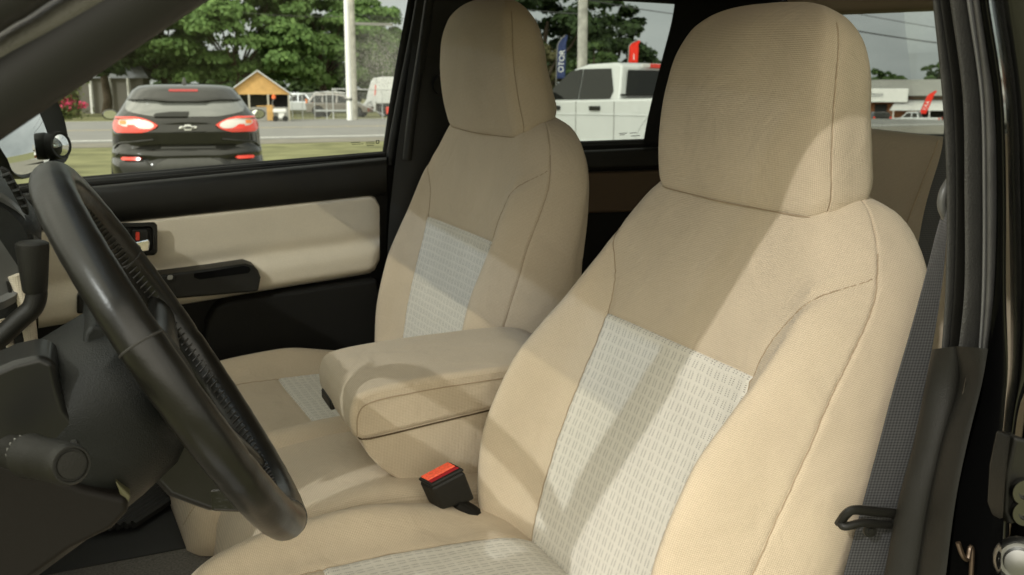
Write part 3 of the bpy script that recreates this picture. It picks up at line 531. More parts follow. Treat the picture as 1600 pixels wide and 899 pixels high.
LID = [(.284, .824), (.279, .842), (.281, .866), (.297, .885), (.36, .892), (.48, .894), (.58, .891), (.625, .877), (.63, .855), (.60, .842), (.48, .832), (.40, .826), (.33, .820), (.297, .818)]
m = MB(); pill(LID, 1.234, 1.435, .008, m); lid = m.build('lid', TAN, arm, angle=50)
BOXP = [(.2905, .826), (.302, .794), (.330, .760), (.365, .742), (.46, .734), (.56, .735), (.60, .76), (.61, .855), (.58, .852), (.48, .844), (.40, .838), (.33, .832)]
m = MB(); pill(BOXP, 1.2375, 1.431, .004, m); m.build('box', TAN, arm, angle=50); m = MB(); m.tube(spline([(.2915, 1.36, .818), (.292, 1.26, .818), (.296, 1.2378, .8175), (.33, 1.2372, .8185), (.40, 1.2372, .8245), (.48, 1.2372, .8305), (.58, 1.2372, .8395)], 5), .0013, 8); m.build('lid_joint', mat('joint_brown', (.09, .065, .04), .9, .1), arm)
m = MB(); m.tube(spline([(.287, 1.2335, .826), (.290, 1.2335, .855), (.308, 1.2335, .870), (.37, 1.2335, .875), (.48, 1.2335, .877), (.58, 1.2335, .875)], 5), .0009, 6); m.build('seam', THREAD, lid)
m = MB(); m.box((.2815, 1.385, .828), (.008, .06, .016)); m.build('latch', BLK, lid, bevel=.003)
# ------------------------------------------------------------------ belt buckle, belt
bk = thing('belt_buckle', 'black seat belt buckle with a red button, between armrest and sunlit seat', 'buckle', (.40, 1.16, .72))
def lerp(a, b, t): return a+(b-a)*t
f4 = [TY(676, 764, 1.145), TY(727, 737, 1.145), TY(744, 782, 1.15), TY(692, 799, 1.15)]; dv = np.array([-.013, .022, .004])
m = MB(); m.prism(f4, dv); bkb = m.build('buckle_body', BLK, bk, bevel=.0045, seg=3)
tp = [f4[0], f4[1], f4[1]+dv, f4[0]+dv]; c_ = sum(tp)/4; upb = nrm(np.cross(f4[1]-f4[0], dv)); upb = upb if upb[2] > 0 else -upb
m = MB(); m.prism([c_+(p-c_)*.99+upb*.0005 for p in tp], upb*.006); m.build('buckle_collar', BLK, bk, bevel=.004)
q = [c_+(p-c_)*np.array([.84]) + upb*.0058 for p in tp]; sh = dv*.10
m = MB(); m.prism([q[0]*.62+q[3]*.38, q[1]*.62+q[2]*.38, q[2], q[3]], upb*.0035); m.build('release_button', REDBR, bk, bevel=.0015)
m = MB(); m.prism([q[0]*.86+q[3]*.14, q[1]*.86+q[2]*.14, q[1]*.64+q[2]*.36, q[0]*.64+q[3]*.36], upb*.0015); m.build('slot', mat('dark_red', (.35, .01, .015), .5), bk)
m = MB(); m.tube([lerp(f4[2], f4[3], .4)+dv*.5, (.46, 1.155, .69), (.50, 1.15, .66)], [.016, .018, .02], 10, flat=.5); m.build('stalk', BLK2, bk)
belt = thing('seat_belt', 'grey webbing seat belt running down beside the sunlit seat, through a black guide loop', 'seat belt', (.68, .68, 1.0))
lpx = [(1476, 322), (1466, 352), (1446, 430), (1420, 525), (1395, 610), (1374, 690), (1347, 790), (1316, 905), (1300, 960)]; rpx = [(1482, 330), (1480, 358), (1474, 430), (1460, 525), (1444, 610), (1428, 690), (1404, 790), (1380, 905), (1366, 960)]
band(lpx, rpx, (.70, .675), .0015, .0016).build('webbing', BELT, belt, angle=70)
m = MB(); m.tube(spline([TY(1312, 818, .68), TY(1322, 804, .672), TY(1336, 797, .668), (TY(1370, 800, .666)), TY(1398, 803, .666), TY(1402, 812, .668)], 5), .0055, 10, flat=.75); m.tube(spline([TY(1312, 815, .68), TY(1320, 823, .672), TY(1350, 817, .668), TY(1390, 820, .668), TY(1402, 811, .668)], 5), .004, 10)
m.build('guide_loop', BLK, belt)
m = MB(); m.lathe([(.0, .0035), (.003, .0035), (.0035, .002), (.0065, .0018), (.0068, 0), (.0068, -.001)], TY(1359, 829, .672), (-.25, -1, .1), 18); m.build('button', BLK, belt)
m = MB(); m.tube(spline([TY(1484, 282, .69), TY(1474, 300, .688), TY(1471, 322, .688), TY(1478, 340, .69)], 5), [.004]*5*3+[.004], 10); m.build('upper_guide', mat('grey_plastic_guide', (.11, .11, .10), .4), belt)
# ------------------------------------------------------------------ steering wheel
WC = np.array([.0497, .923, 1.064]); WR = .1835; TILT = .4867; WU = np.array([-math.sin(TILT), 0, math.cos(TILT)]); WV = np.array([0, 1., 0]); WN = np.array([math.cos(TILT), 0, math.sin(TILT)])
sw = thing('steering_wheel', 'black leather steering wheel with stitched rim seen from its left edge', 'steering wheel', WC)
n = 160; ph = np.linspace(0, 2*np.pi, n, endpoint=False); m = MB()
def rimpt(a): return WC+WR*(math.cos(a)*WV+math.sin(a)*WU)
rad = np.full(n, .0178)
for c_ in (math.radians(196), math.radians(-14), math.radians(152), math.radians(28)): rad -= .0013*np.exp(-((np.angle(np.exp(1j*(ph-c_))))/.012)**2)
wav = .00012*np.sin(ph*37)+.0001*np.sin(ph*61+1)
m.tube([rimpt(a) for a in ph], rad+wav, 20, closed=True); rim = m.build('rim', LEATHER, sw, angle=80)
m = MB()                                                            # lacing on the inner side of the rim
for a in np.linspace(0, 2*np.pi, 150, endpoint=False):
    e = math.cos(a)*WV+math.sin(a)*WU; d = -math.sin(a)*WV+math.cos(a)*WU; p = WC+e*(WR-.0178)
    m.tube([p+WN*.005+d*.0012, p-e*.0004, p-WN*.005-d*.0012], .0009, 5)
m.build('stitching', mat('black_thread', (.03, .028, .025), .6, .4), rim)
def wp(a, b, c=0): return WC+WV*a+WU*b+WN*c
m = MB()
HUBP = [(.062*math.cos(a)*(1.0), .052*math.sin(a)-.004) for a in np.linspace(0, 2*np.pi, 40, endpoint=False)]
prof = [(1.03, -.045), (1.06, -.03), (1.0, -.015), (.9, -.006), (.7, 0.0), (.4, .003), (.1, .004)]
m.grid([[wp(x*k, y*k, z) for x, y in HUBP] for k, z in prof], False, True); m.f.append(tuple(6*40+i for i in range(40))); m.m.append(0); m.build('airbag_cover', GREYDASH, sw, angle=60)
for nm, pts, w_ in (('spoke', [(.05, -.01), (.10, -.012), (.145, -.005), (.18, .0)], .022), ('spoke', [(-.05, -.01), (-.10, -.012), (-.145, -.005), (-.18, .0)], .022), ('spoke', [(.02, -.045), (.03, -.09), (.045, -.14), (.055, -.172)], .016), ('spoke', [(-.02, -.045), (-.03, -.09), (-.045, -.14), (-.055, -.172)], .016)):
    m = MB(); P = spline([wp(x, y, -.028+.028*(math.hypot(x, y)/.18)) for x, y in pts], 5); m.tube(P, np.linspace(w_*1.2, w_*.9, len(P)), 14, flat=.45, upv=tuple(WN)); m.build(nm, LEATHER, sw, angle=70)
m = MB(); m.prism([TY(a, b, .885) for a, b in [(172, 614), (182, 602), (216, 592), (262, 600), (330, 690), (384, 786), (389, 804), (326, 802), (262, 778), (216, 728), (190, 672)]], (0, .09, 0)); ls = m.build('spoke_cover', LEATHER, sw, bevel=.010, seg=4)
m = MB()
for k in range(9): m.tube([TY(180+k*6.5, 622-k*1.0, .883), TY(184+k*6.5, 629-k*1.0, .8815), TY(189+k*6.5, 624-k*1.0, .883)], .0010, 5)
m.build('stitching', MATS['black_thread'], ls)
m = MB(); m.prism([TY(a, b, .884) for a, b in [(326, 765), (352, 760), (386, 790), (389, 803), (330, 801)]], (0, .02, 0)); m.build('spoke_end', mat('gloss_black_leather', (.012, .012, .011), .2, .5, noise=.3, nscale=60, bump=.4, bscale=120), sw, bevel=.004)
for a in (math.radians(158), math.radians(22), math.radians(248)):
    c_ = rimpt(a); e1 = nrm(math.cos(a)*WV+math.sin(a)*WU); m = MB(); m.tube([c_+.0176*(math.cos(q)*e1+math.sin(q)*WN) for q in np.linspace(0, 2*np.pi, 28, endpoint=False)], .0011, 6, closed=True); m.build('rim_seam', MATS['black_thread'], rim)
# ------------------------------------------------------------------ column
colm = thing('steering_column', 'dark grey plastic steering column shroud behind the wheel', 'steering column', (-.1, .92, .9))
m = MB(); ax = -WN; P = []
for k, rx, ru, dz in ((.028, .070, .060, 0), (.032, .078, .068, 0), (.05, .084, .076, -.004), (.09, .086, .08, -.008), (.14, .084, .082, -.012), (.20, .08, .08, -.018), (.26, .07, .07, -.02)):
    P.append([WC+ax*k+WV*(rx*np.sign(math.cos(a))*abs(math.cos(a))**.8)+WU*(ru*np.sign(math.sin(a))*abs(math.sin(a))**.8+dz) for a in np.linspace(0, 2*np.pi, 44, endpoint=False)])
m.grid(P, False, True); b0 = m.n; m.f += [tuple(range(44)), tuple(6*44+i for i in range(44))[::-1]]; m.m += [0, 0]; m.build('shroud', GREYDASH, colm, angle=50)
SATIN = mat('satin_black', (.010, .010, .009), .34, .4)
m = MB(); m.prism([TY(a, b, .84) for a, b in [(-60, 600), (20, 566), (62, 556), (86, 566), (92, 600), (104, 640), (122, 664), (118, 690), (60, 700), (-60, 710)]], (0, .06, 0)); m.build('lower_shroud', SATIN, colm, bevel=.014, seg=4)
m = MB(); m.prism([TY(a, b, .83) for a, b in [(-80, 700), (80, 745), (135, 765), (200, 780), (202, 800), (175, 828), (110, 860), (40, 910), (-80, 960)]], (0, .14, 0)); m.build('knee_bolster', mat('brown_black_plastic', (.007, .0055, .004), .6, .22, bump=.2, bscale=800), colm, bevel=.015, seg=4)
m = MB(); m.prism([TY(a, b, .835) for a, b in [(180, 752), (205, 776), (196, 798), (188, 792), (190, 780)]], (0, .03, 0)); m.build('trim_tab', mat('olive_plastic', (.10, .095, .05), .4), colm, bevel=.002)
m = MB(); m.prism([TY(a, b, .875) for a, b in [(128, 548), (131, 522), (142, 508), (160, 508), (196, 545), (232, 586), (222, 600), (190, 603), (160, 592), (140, 574)]], (0, .12, 0)); m.build('upper_cover', GREYDASH, colm, bevel=.012, seg=4)
m = MB(); m.tube(spline([TY(133, 562, .874), TY(145, 583, .872), TY(166, 598, .872), TY(192, 606, .874), TY(214, 604, .876)], 5), .0022, 8); m.build('cover_joint', RUBBER, colm)
st = thing('turn_signal_lever', 'black twist-end stalk pointing at the viewer, below the wheel', 'stalk lever', TY(60, 715, .80))
A_ = TY(112, 727, .70); B_ = TY(18, 706, .80); dr = nrm(A_-B_); ln = np.linalg.norm(A_-B_)
m = MB(); m.lathe([(.0, 0), (.013, 0), (.013, .5*ln), (.0145, .52*ln)], B_, dr, 28); m.build('stem', BLK, st)
m = MB(); m.lathe([(.012, .30*ln), (.0165, .32*ln), (.0165, .36*ln), (.0155, .40*ln), (.0150, .90*ln), (.0145, .97*ln), (.0130, 1.0*ln), (.0118, 1.0*ln), (.0112, .985*ln), (.0098, .985*ln), (.0095, 1.0*ln), (.004, 1.002*ln), (.0003, 1.002*ln)], B_, dr, 32); kn = m.build('twist_knob', BLK, st, angle=25)
m = MB(); 
for k in range(9):
    a = math.radians(-60+k*18); u_ = nrm(np.cross(dr, [0, 0, 1])); w_ = np.cross(u_, dr); p = B_+dr*.26*ln+(u_*math.cos(a)+w_*math.sin(a))*.0135; m.box(p, (.0012, .0012, .004))
m.build('detent_ring', mat('pale_marks', (.22, .22, .2), .5), st)
m = MB(); m.tube([TY(30, 708, .785), TY(33, 697, .775), TY(38, 690, .768)], [.007, .006, .0045], 10); m.build('tab', BLK, st); m = MB(); m.tube([TY(113, 702, .715), TY(118, 694, .715), TY(122, 692, .715)], [.004, .0045, .003], 10); m.build('tab', BLK, st)
sh = thing('shift_lever', 'black column shift lever with tapered grip left of the wheel', 'shift lever', TY(0, 530, 1.03))
m = MB(); m.tube(spline([TY(-40, 560, 1.03), TY(0, 528, 1.03), TY(30, 500, 1.03), TY(50, 482, 1.03), TY(57, 462, 1.03), TY(56, 448, 1.03)], 5), .0098, 14); m.build('arm', BLK, sh)
m = MB(); a0 = TY(55, 456, 1.03); a1 = TY(50, 378, 1.03); ll = np.linalg.norm(a1-a0); m.lathe([(.004, 0), (.0105, .0), (.0112, .05*ll), (.0125, .3*ll), (.0150, .9*ll), (.0148, .97*ll), (.0125, 1.0*ll), (.004, 1.015*ll), (.0005, 1.016*ll)], a0, a1-a0, 28); m.build('grip', BLK, sh, angle=40)
# ------------------------------------------------------------------ dashboard
da = thing('dashboard', 'grey dashboard edge at the left with air vent fins and tan trim', 'dashboard', (-.3, 1.3, .9))
cs_ = [(-.72, 1.08), (-.45, 1.16), (-.20, 1.20), (-.125, 1.205), (-.092, 1.19), (-.072, 1.16), (-.078, 1.11), (-.09, 1.06), (-.11, .96), (-.16, .82), (-.25, .70), (-.5, .6), (-.72, .6)]
P = spline(cs_, 4); m = MB(); rows = [[(p[0]+.012-.03*max(0, (1.10-y)/.04)**2*.3-.12*max(0, y-1.15)/.8, y, p[1]) for p in P] for y in (1.06, 1.08, 1.1, 1.16, 1.22, 1.3, 1.45, 1.7, 2.0)]
m.grid(rows, False, True); k = len(P); m.f += [tuple(range(k)), tuple(8*k+i for i in range(k))[::-1]]; m.m += [0, 0]; m.build('dash_body', GREYDASH, da, angle=50)
vt = MB(); vt.prism([TY(a, b, 1.045) for a, b in [(-2, 262), (12, 268), (40, 318), (45, 338), (36, 334), (10, 285)]], (0, .02, 0)); vb = vt.build('air_vent', BLK2, da, bevel=.003)
for (x0, y0, x1, y1) in ((4, 276, 16, 272), (12, 288, 24, 284), (20, 300, 31, 297), (27, 312, 37, 310), (33, 324, 42, 323)):
    m = MB(); m.tube([TY(x0, y0, 1.04), TY(x1, y1, 1.04)], .0022, 8); m.build('vent_fin', GREYDASH, vb)
m = MB(); m.tube(spline([TY(24, 430, 1.05), TY(38, 470, 1.05), TY(46, 520, 1.05), TY(49, 585, 1.05)], 5), .007, 10); m.build('tan_trim', TANFLAT, da)
m = MB(); m.tube(spline([TY(2, 500, 1.05), TY(14, 530, 1.05), TY(26, 585, 1.05)], 5), .004, 10); m.build('tan_trim', TANFLAT, da)
m = MB(); m.lathe([(.06, 0), (.062, .006), (.055, .012), (.05, .006)], TY(-42, 390, 1.05), (.55, -.8, .25), 36); m.build('gauge_bezel', mat('grey_gloss', (.12, .12, .115), .25), da, angle=40)
m = MB(); m.prism([TY(a, b, 1.045) for a, b in [(9, 440), (13, 442), (20, 460), (18, 466), (14, 462)]], (0, .006, 0)); m.build('switch', BLK, da, bevel=.001)
m = MB(); m.prism([TY(a, b, 1.045) for a, b in [(22, 520), (30, 512), (40, 530), (40, 590), (26, 600)]], (0, .012, 0)); m.build('key_switch', RUBBER, da, bevel=.004)
# floor mat
fm = thing('floor_mat', 'black ribbed rubber floor mat below the steering wheel', 'floor mat', (0, 1.75, .35)); m = MB()
for i in range(16): m.tube([TZ(150+i*12, 822-i*1.6, .60)+np.array([-.12, .0, 0]), TZ(170+i*12, 786+i*0.2, .60)+np.array([.10, .25, 0])], .007, 6)
m.box((.0, 1.72, .585), (.5, .5, .01), np.eye(3)); m.build('mat', RUBBER, fm)
# ------------------------------------------------------------------ far door mirror
mi = thing('door_mirror', 'black door mirror outside the far window with a small round blind spot mirror', 'side mirror', TY(50, 220, 2.24))
mc = TY(46, 212, 2.24); mdir = nrm(mc-CAM); rdir = nrm([.79, .61, -.012]); mn = nrm(rdir-mdir); mu = nrm(np.cross([0, 0, 1], mn)); mv = np.cross(mn, mu)
def onm(px, py, k=0.):                                             # picked point on the mirror plane, moved k along its normal
    d = ray(px, py); t = np.dot(mc-CAM, mn)/np.dot(d, mn); return CAM+d*t+mn*k
gp = spline([(-8, 200), (14, 178), (46, 156), (56, 164), (66, 186), (76, 210), (84, 236), (70, 260), (36, 273), (20, 268), (10, 250), (-4, 222), (-8, 200)], 4)[:-1]
hp = spline([(-24, 190), (10, 160), (56, 147), (74, 151), (88, 178), (96, 210), (99, 240), (90, 257), (60, 270), (30, 280), (10, 272), (0, 250), (-18, 220), (-24, 190)], 4)[:-1]
def polar(P, n=60):
    c = P.mean(0); a = np.arctan2(P[:, 1]-c[1], P[:, 0]-c[0]); r = np.hypot(P[:, 0]-c[0], P[:, 1]-c[1]); o = np.argsort(a); q = np.linspace(-math.pi, math.pi, n, endpoint=False)
    rr = np.interp(q, np.r_[a[o]-2*math.pi, a[o], a[o]+2*math.pi], np.tile(r[o], 3)); return np.c_[c[0]+rr*np.cos(q), c[1]+rr*np.sin(q)]
gp = polar(gp); hp = polar(hp)
gc = gp.mean(0); c0 = onm(*gc); m = MB(); gg = []
for k in np.linspace(.02, 1, 14): gg.append([(lambda q: q-mn*(np.linalg.norm(q-c0)**2/(2*1.0)))(onm(gc[0]+(a-gc[0])*k, gc[1]+(b-gc[1])*k, .004)) for a, b in gp])
gg.append([q-mn*.004 for q in gg[-1]]); m.grid(gg, False, True); m.f.append(tuple(range(len(gp)))); m.m.append(0); mg = m.build('mirror_glass', MIRR, mi, angle=30)
m = MB(); rings = [[onm(a, b, k)+ (onm(46, 212, k)-onm(a, b, k))*s_ for a, b in hp] for k, s_ in ((.010, .02), (.014, 0.01), (.006, -.01), (-.03, .02), (-.07, .18), (-.09, .5), (-.092, .9))]
m.grid([[onm(a, b, .0005)+(onm(46, 212, .0005)-onm(a, b, .0005))*.0 for a, b in gp]]+[[onm(a, b, .012) for a, b in [(lerp(p[0], 46, .03), lerp(p[1], 212, .03)) for p in hp]]]+rings[1:], False, True); m.build('housing', RUBBER, mi, angle=60)
bc = onm(80, 228, .0); m = MB(); m.lathe([(.0, 0), (.027, 0), (.029, .004), (.029, .024), (.0275, .028), (.0248, .027)], bc-nrm(mdir)*.004, nrm(mn*.75-mdir*.35), 28); sb = m.build('blind_spot_housing', RUBBER, mi, angle=40)
bd = nrm(mn*.75-mdir*.35); m = MB(); m.lathe([(.0248, .025), (.018, .0295), (.009, .032), (.0004, .0328)], bc-nrm(mdir)*.004, bd, 28); m.build('blind_spot_mirror', MIRR, sb, angle=80)
# ------------------------------------------------------------------ latch hardware at the right edge
la = thing('door_latch', 'black and chrome latch hardware at the bottom right edge of the doorway', 'door latch', TY(1585, 780, .52))
m = MB(); m.prism([TY(a, b, .52) for a, b in [(1588, 684), (1612, 690), (1625, 800), (1580, 822), (1572, 800), (1576, 740)]], (0, .02, 0)); m.build('latch_plate', BLK, la, bevel=.003)
for cy in (765, 797):
    m = MB(); m.lathe([(.006, 0), (.0105, 0), (.0115, .004), (.0105, .008), (.006, .008), (.004, .003), (.0005, .003)], TY(1597, cy, .517), (-.5, -1, .1), 24); m.build('roller', mat('dark_chrome', (.16, .16, .15), .25, .5, metal=1.), la, angle=40)
m = MB(); m.lathe([(.0, 0), (.017, 0), (.019, .004), (.019, .012), (.017, .015), (.015, .012), (.012, .012), (.011, .018), (.004, .019), (.0005, .019)], TY(1592, 872, .515), (-.75, -.65, .2), 28); m.build('striker', STEEL, la, angle=40)
m = MB(); m.tube(spline([TY(1497, 848, .59), TY(1504, 868, .588), TY(1512, 874, .588), TY(1516, 856, .59), TY(1519, 862, .59), TY(1517, 905, .59)], 4), .0022, 8); m.build('wire_clip', mat('brown_metal', (.10, .07, .045), .35, .5, metal=.6), la)
# ------------------------------------------------------------------ ground, road
def uvec(v): return np.array([v[0], v[1], 0.])/math.hypot(v[0], v[1])
GRASS = mat('lawn_grass', (.17, .172, .09), .95, .1, noise=.45, nscale=.9, bump=.8, bscale=60)
ASPH = mat('road_asphalt', (.20, .20, .195), .9, .2, noise=.12, nscale=.6, bump=.3, bscale=80)
LOT = mat('lot_gravel', (.20, .19, .165), .95, .1, noise=.25, nscale=1.2, bump=.6, bscale=50)
def gz(x, y):                                                    # ground height: the lot falls away to the rear right
    az = math.degrees(math.atan2(x, y)); d = math.hypot(x, y); k = min(1, max(0, (az-33)/6)); k = k*k*(3-2*k); q = min(1, max(0, (d-22)/110)); return -2.1*k*q
def sheet_ground(name, R, m_, z0, kind='structure'):
    me = MB(); me.grid(R); return tag(me.build(name, m_, None, angle=80), name.replace('_', ' '), None, None, kind)
azs = np.linspace(-180, 180, 121); rs = np.r_[0.5, 2, 5, 9, 14, 20, 30, 45, 65, 90, 130, 200, 400, 1000, 2600]
g = [[(r*math.sin(math.radians(a)), r*math.cos(math.radians(a)), gz(r*math.sin(math.radians(a)), r*math.cos(math.radians(a)))) for r in rs] for a in azs]
m = MB(); m.grid(g); o = m.build('ground', GRASS, None, angle=89); tag(o, None, None, None, 'structure')
g = [[(r*math.sin(math.radians(a)), r*math.cos(math.radians(a)), gz(r*math.sin(math.radians(a)), r*math.cos(math.radians(a)))+.02) for r in np.r_[7, 9, 12, 16, 22, 30, 45, 65, 90, 130, 170]] for a in np.linspace(24, 100, 60)]
m = MB(); m.grid(g); o = m.build('parking_lot', LOT, None, angle=89); tag(o, None, None, None, 'structure')
def roadline(p, q, ext=6.): a, b = WZ(*p), WZ(*q); d = b-a; return a-d*ext, b+d*ext
wl = roadline((100, 222), (600, 212)); ra = uvec(wl[1]-wl[0]); rn = np.array([-ra[1], ra[0], 0]); base = WZ(400, 216)
fe = np.dot(WZ(400, 187.5)-base, rn); ye = np.dot(WZ(400, 200.5)-base, rn)
def strip(nm, d0, d1, z, m_, l0=-70, l1=45):
    n = 30; g = [[base*[1, 1, 0]+ra*l+rn*d+np.array([0, 0, z]) for d in (d0, d1)] for l in np.linspace(l0, l1, n)]; mm = MB(); mm.grid(g); return tag(mm.build(nm, m_, None), None, None, None, 'structure')
strip('road', -1.6, fe, .012, ASPH); strip('road_shoulder', -4.6, -1.6, .008, LOT)
WHITE = mat('road_paint_white', (.62, .62, .6), .8, .2, noise=.15, nscale=3); YEL = mat('road_paint_yellow', (.50, .40, .20), .8, .2, noise=.15, nscale=3)
strip('edge_line', -.25, .25, .018, WHITE); strip('centre_line', ye-.18, ye+.18, .018, YEL); strip('far_edge_line', fe-1.2, fe-.9, .018, WHITE)
# ------------------------------------------------------------------ trees
BARK = mat('bark', (.07, .055, .04), .95, .1, noise=.3, nscale=6, bump=.8, bscale=12)
LF_B = leafmat('bright_leaves', (.08, .15, .04), (.17, .275, .085)); LF_D = leafmat('dark_leaves', (.022, .040, .015), (.05, .085, .026)); LF_M = leafmat('mid_leaves', (.04, .075, .022), (.085, .135, .04)); LF_O = leafmat('olive_leaves', (.06, .06, .025), (.11, .10, .04))
def tree(name, label, loc, h, rx, ry, z0, mtl, nclump, nleaf, leaf, seed, group='trees across the road', trunk_r=.35, csize=(.10, .2)):
    r = np.random.default_rng(seed); t = wthing(name, label, 'tree', loc, 0, group); ch = h-z0
    m = MB(); m.tube([(0, 0, 0), (.05*rx, 0, z0*.6), (-.03*rx, .04*ry, z0+ch*.25), (.04*rx, 0, z0+ch*.6)], [trunk_r*1.25, trunk_r, trunk_r*.75, trunk_r*.25], 10); tr = m.build('trunk', BARK, t, angle=80)
    cc = []
    while len(cc) < nclump:
        p = r.normal(size=3); p /= np.linalg.norm(p); p *= r.uniform(.45, 1)**.6
        if p[2] < -.75: continue
        cc.append(p)
    cc = np.array(cc); C_ = cc*np.array([rx*.88, ry*.88, ch*.46])+np.array([0, 0, z0+ch*.5]); C_ += r.normal(size=C_.shape)*np.array([rx, ry, ch*.5])*.05
    m = MB()
    for i in range(0, nclump, max(1, nclump//14)):
        a = np.array([0, 0, z0+ch*.18]); b = C_[i]; m.tube([a, a*.45+b*.55+np.array([0, 0, -.05*ch]), b], [trunk_r*.35, trunk_r*.2, trunk_r*.06], 6)
    m.build('limbs', BARK, tr, angle=80)
    cr = r.uniform(csize[0], csize[1], nclump)*(rx+ry+ch/2)/2.5
    k = r.integers(0, nclump, nleaf); d = r.normal(size=(nleaf, 3)); d /= np.linalg.norm(d, axis=1, keepdims=True); d[:, 2] = np.where(d[:, 2] < -.25, -d[:, 2]*.7, d[:, 2])
    rad = r.uniform(.55, 1.08, nleaf)[:, None]; P = C_[k]+d*cr[k][:, None]*rad*np.array([1.15, 1.15, .75])
    out_ = C_[k]-np.array([0, 0, z0+ch*.5]); out_ /= np.linalg.norm(out_, axis=1, keepdims=True)+1e-6
    nn = d*.7+out_*.25+np.array([0, 0, .35])+r.normal(size=(nleaf, 3))*.35; nn /= np.linalg.norm(nn, axis=1, keepdims=True)
    u = np.cross(nn, r.normal(size=(nleaf, 3))); u /= np.linalg.norm(u, axis=1, keepdims=True)+1e-9; v = np.cross(nn, u); s = (leaf*r.uniform(.55, 1.25, nleaf))[:, None]
    V = np.stack([P-u*s, P+v*s*.62+nn*s*.12, P+u*s, P-v*s*.62+nn*s*.12], 1).reshape(-1, 3)
    me = bpy.data.meshes.new('crown'); me.vertices.add(len(V)); me.vertices.foreach_set('co', V.ravel()); me.loops.add(len(V)); me.loops.foreach_set('vertex_index', np.arange(len(V), dtype=np.int32)); me.polygons.add(nleaf); me.polygons.foreach_set('loop_start', np.arange(0, len(V), 4, dtype=np.int32)); me.update(); me.validate()
    me.materials.append(mtl); o = bpy.data.objects.new('crown', me); COL.objects.link(o); o.parent = t; return t
def at(px, D, z=0): p = WD(px, 154, D); return (p[0], p[1], z)
tree('maple_tree', 'bright green maple, broadest crown, above the wooden kiosk roof', at(375, 84), 14.5, 7.6, 6, .8, LF_B, 130, 42000, .27, 1)
tree('maple_tree', 'bright green tree rising left behind the grey hatchback', at(258, 92), 15, 6.0, 6, 1.4, LF_B, 110, 32000, .28, 2)
tree('maple_tree', 'mid green tree standing behind the white utility pole', at(505, 96), 14, 6.6, 6, .8, LF_B, 110, 32000, .28, 3)
tree('oak_tree', 'dark tree at far left above the pink flowering bush', at(112, 74), 9.5, 4.6, 5, 1.6, LF_D, 75, 13000, .30, 4)
tree('oak_tree', 'dark tree between hatchback and windshield pillar, low hanging crown', at(165, 82), 13, 3.6, 5, 2.0, LF_D, 70, 12000, .30, 14)
tree('oak_tree', 'dull green tree right of the two poles, over the garbage truck', at(592, 104), 11.5, 4.6, 5, .8, LF_B, 95, 24000, .28, 5)
tree('tree', 'dark broad tree behind the mottled utility pole and white crew cab', at(850, 62), 9.2, 5.4, 4, 1.2, LF_D, 80, 12000, .22, 6, 'trees behind the crew cab')
tree('tree', 'dark tree crown to the right of the mottled utility pole', at(940, 66), 8.0, 3.6, 3.4, 1.2, LF_D, 55, 8000, .22, 7, 'trees behind the crew cab')
tree('tree', 'olive brown tree left of the navy feather flag', at(838, 50), 4.4, 1.5, 2, .8, LF_O, 40, 5000, .16, 8, 'trees behind the crew cab')
tree('tree', 'small light green tree between flag and mottled pole', at(925, 48), 4.2, 1.3, 1.6, .6, LF_M, 34, 4000, .15, 9, 'trees behind the crew cab')
tree('tree', 'small distant dark tree right of the red flag over the cab', at(1012, 84), 5.2, 2.4, 2, 1.0, LF_D, 30, 4000, .22, 10, 'trees behind the crew cab')
tree('tree', 'green treetop above the left part of the brown building', at(1382, 165, -2.1), 8.2, 4.4, 3, 2, LF_M, 40, 5000, .3, 11, 'trees behind the brown building')
tree('tree', 'green treetop above the right part of the brown building', at(1462, 165, -2.1), 9.6, 4.0, 3, 2, LF_M, 40, 5000, .3, 12, 'trees behind the brown building')
for i, (px, D, hh, rx_) in enumerate(((240, 108, 4.6, 4.5), (330, 112, 4.2, 5.0), (410, 114, 4.8, 5.0), (470, 110, 4.0, 4.5), (540, 112, 4.4, 5.0), (615, 116, 5.0, 5.0))):
    tree('boundary_shrub', ['dense shrub behind the left edge of the hatchback roof', 'dense shrub directly behind the hatchback roof', 'dense shrub behind the kiosk', 'dense shrub behind the silver pickup', 'dense shrub behind the two joined poles', 'dense shrub behind the garbage truck'][i], at(px, D), hh, rx_, 3, .1, [LF_D, LF_M][i % 2], 40, 6000, .3, 40+i, 'shrubs behind the far fence', .15)
# flowering bush
fb = wthing('flowering_bush', 'pink flowering bush across the road above the door mirror', 'bush', at(88, 62)); r = np.random.default_rng(21)
m = MB(); [m.tube([(0, 0, 0), (r.normal()*.4, r.normal()*.3, 1.2), (r.normal()*.8, r.normal()*.4, 2.2)], [.05, .035, .015], 5) for _ in range(7)]; m.build('stems', BARK, fb)
for nm, cnt, mt_, sz, zz in (('leaves', 3500, leafmat('bush_leaves', (.07, .10, .03), (.13, .15, .05)), .10, (.1, 2.7)), ('blossoms', 700, leafmat('pink_blossom', (.55, .04, .12), (.75, .10, .22)), .11, (.5, 2.9))):
    P = np.c_[r.normal(size=cnt)*.62, r.normal(size=cnt)*.5, r.uniform(*zz, cnt)]; 
    if nm == 'blossoms': k = r.integers(0, 16, cnt); cc = np.c_[r.normal(size=16)*.62, -abs(r.normal(size=16))*.5, r.uniform(.6, 2.8, 16)]; P = cc[k]+r.normal(size=(cnt, 3))*.12
    nn = r.normal(size=(cnt, 3))+[0, -.6, .5]; nn /= np.linalg.norm(nn, axis=1, keepdims=True); u = np.cross(nn, r.normal(size=(cnt, 3))); u /= np.linalg.norm(u, axis=1, keepdims=True); v = np.cross(nn, u)
    mm = MB(); mm.add(np.stack([P-u*sz, P+v*sz*.7, P+u*sz, P-v*sz*.7], 1).reshape(-1, 3), [(4*i, 4*i+1, 4*i+2, 4*i+3) for i in range(cnt)]); mm.build(nm, mt_, fb, smooth=False)
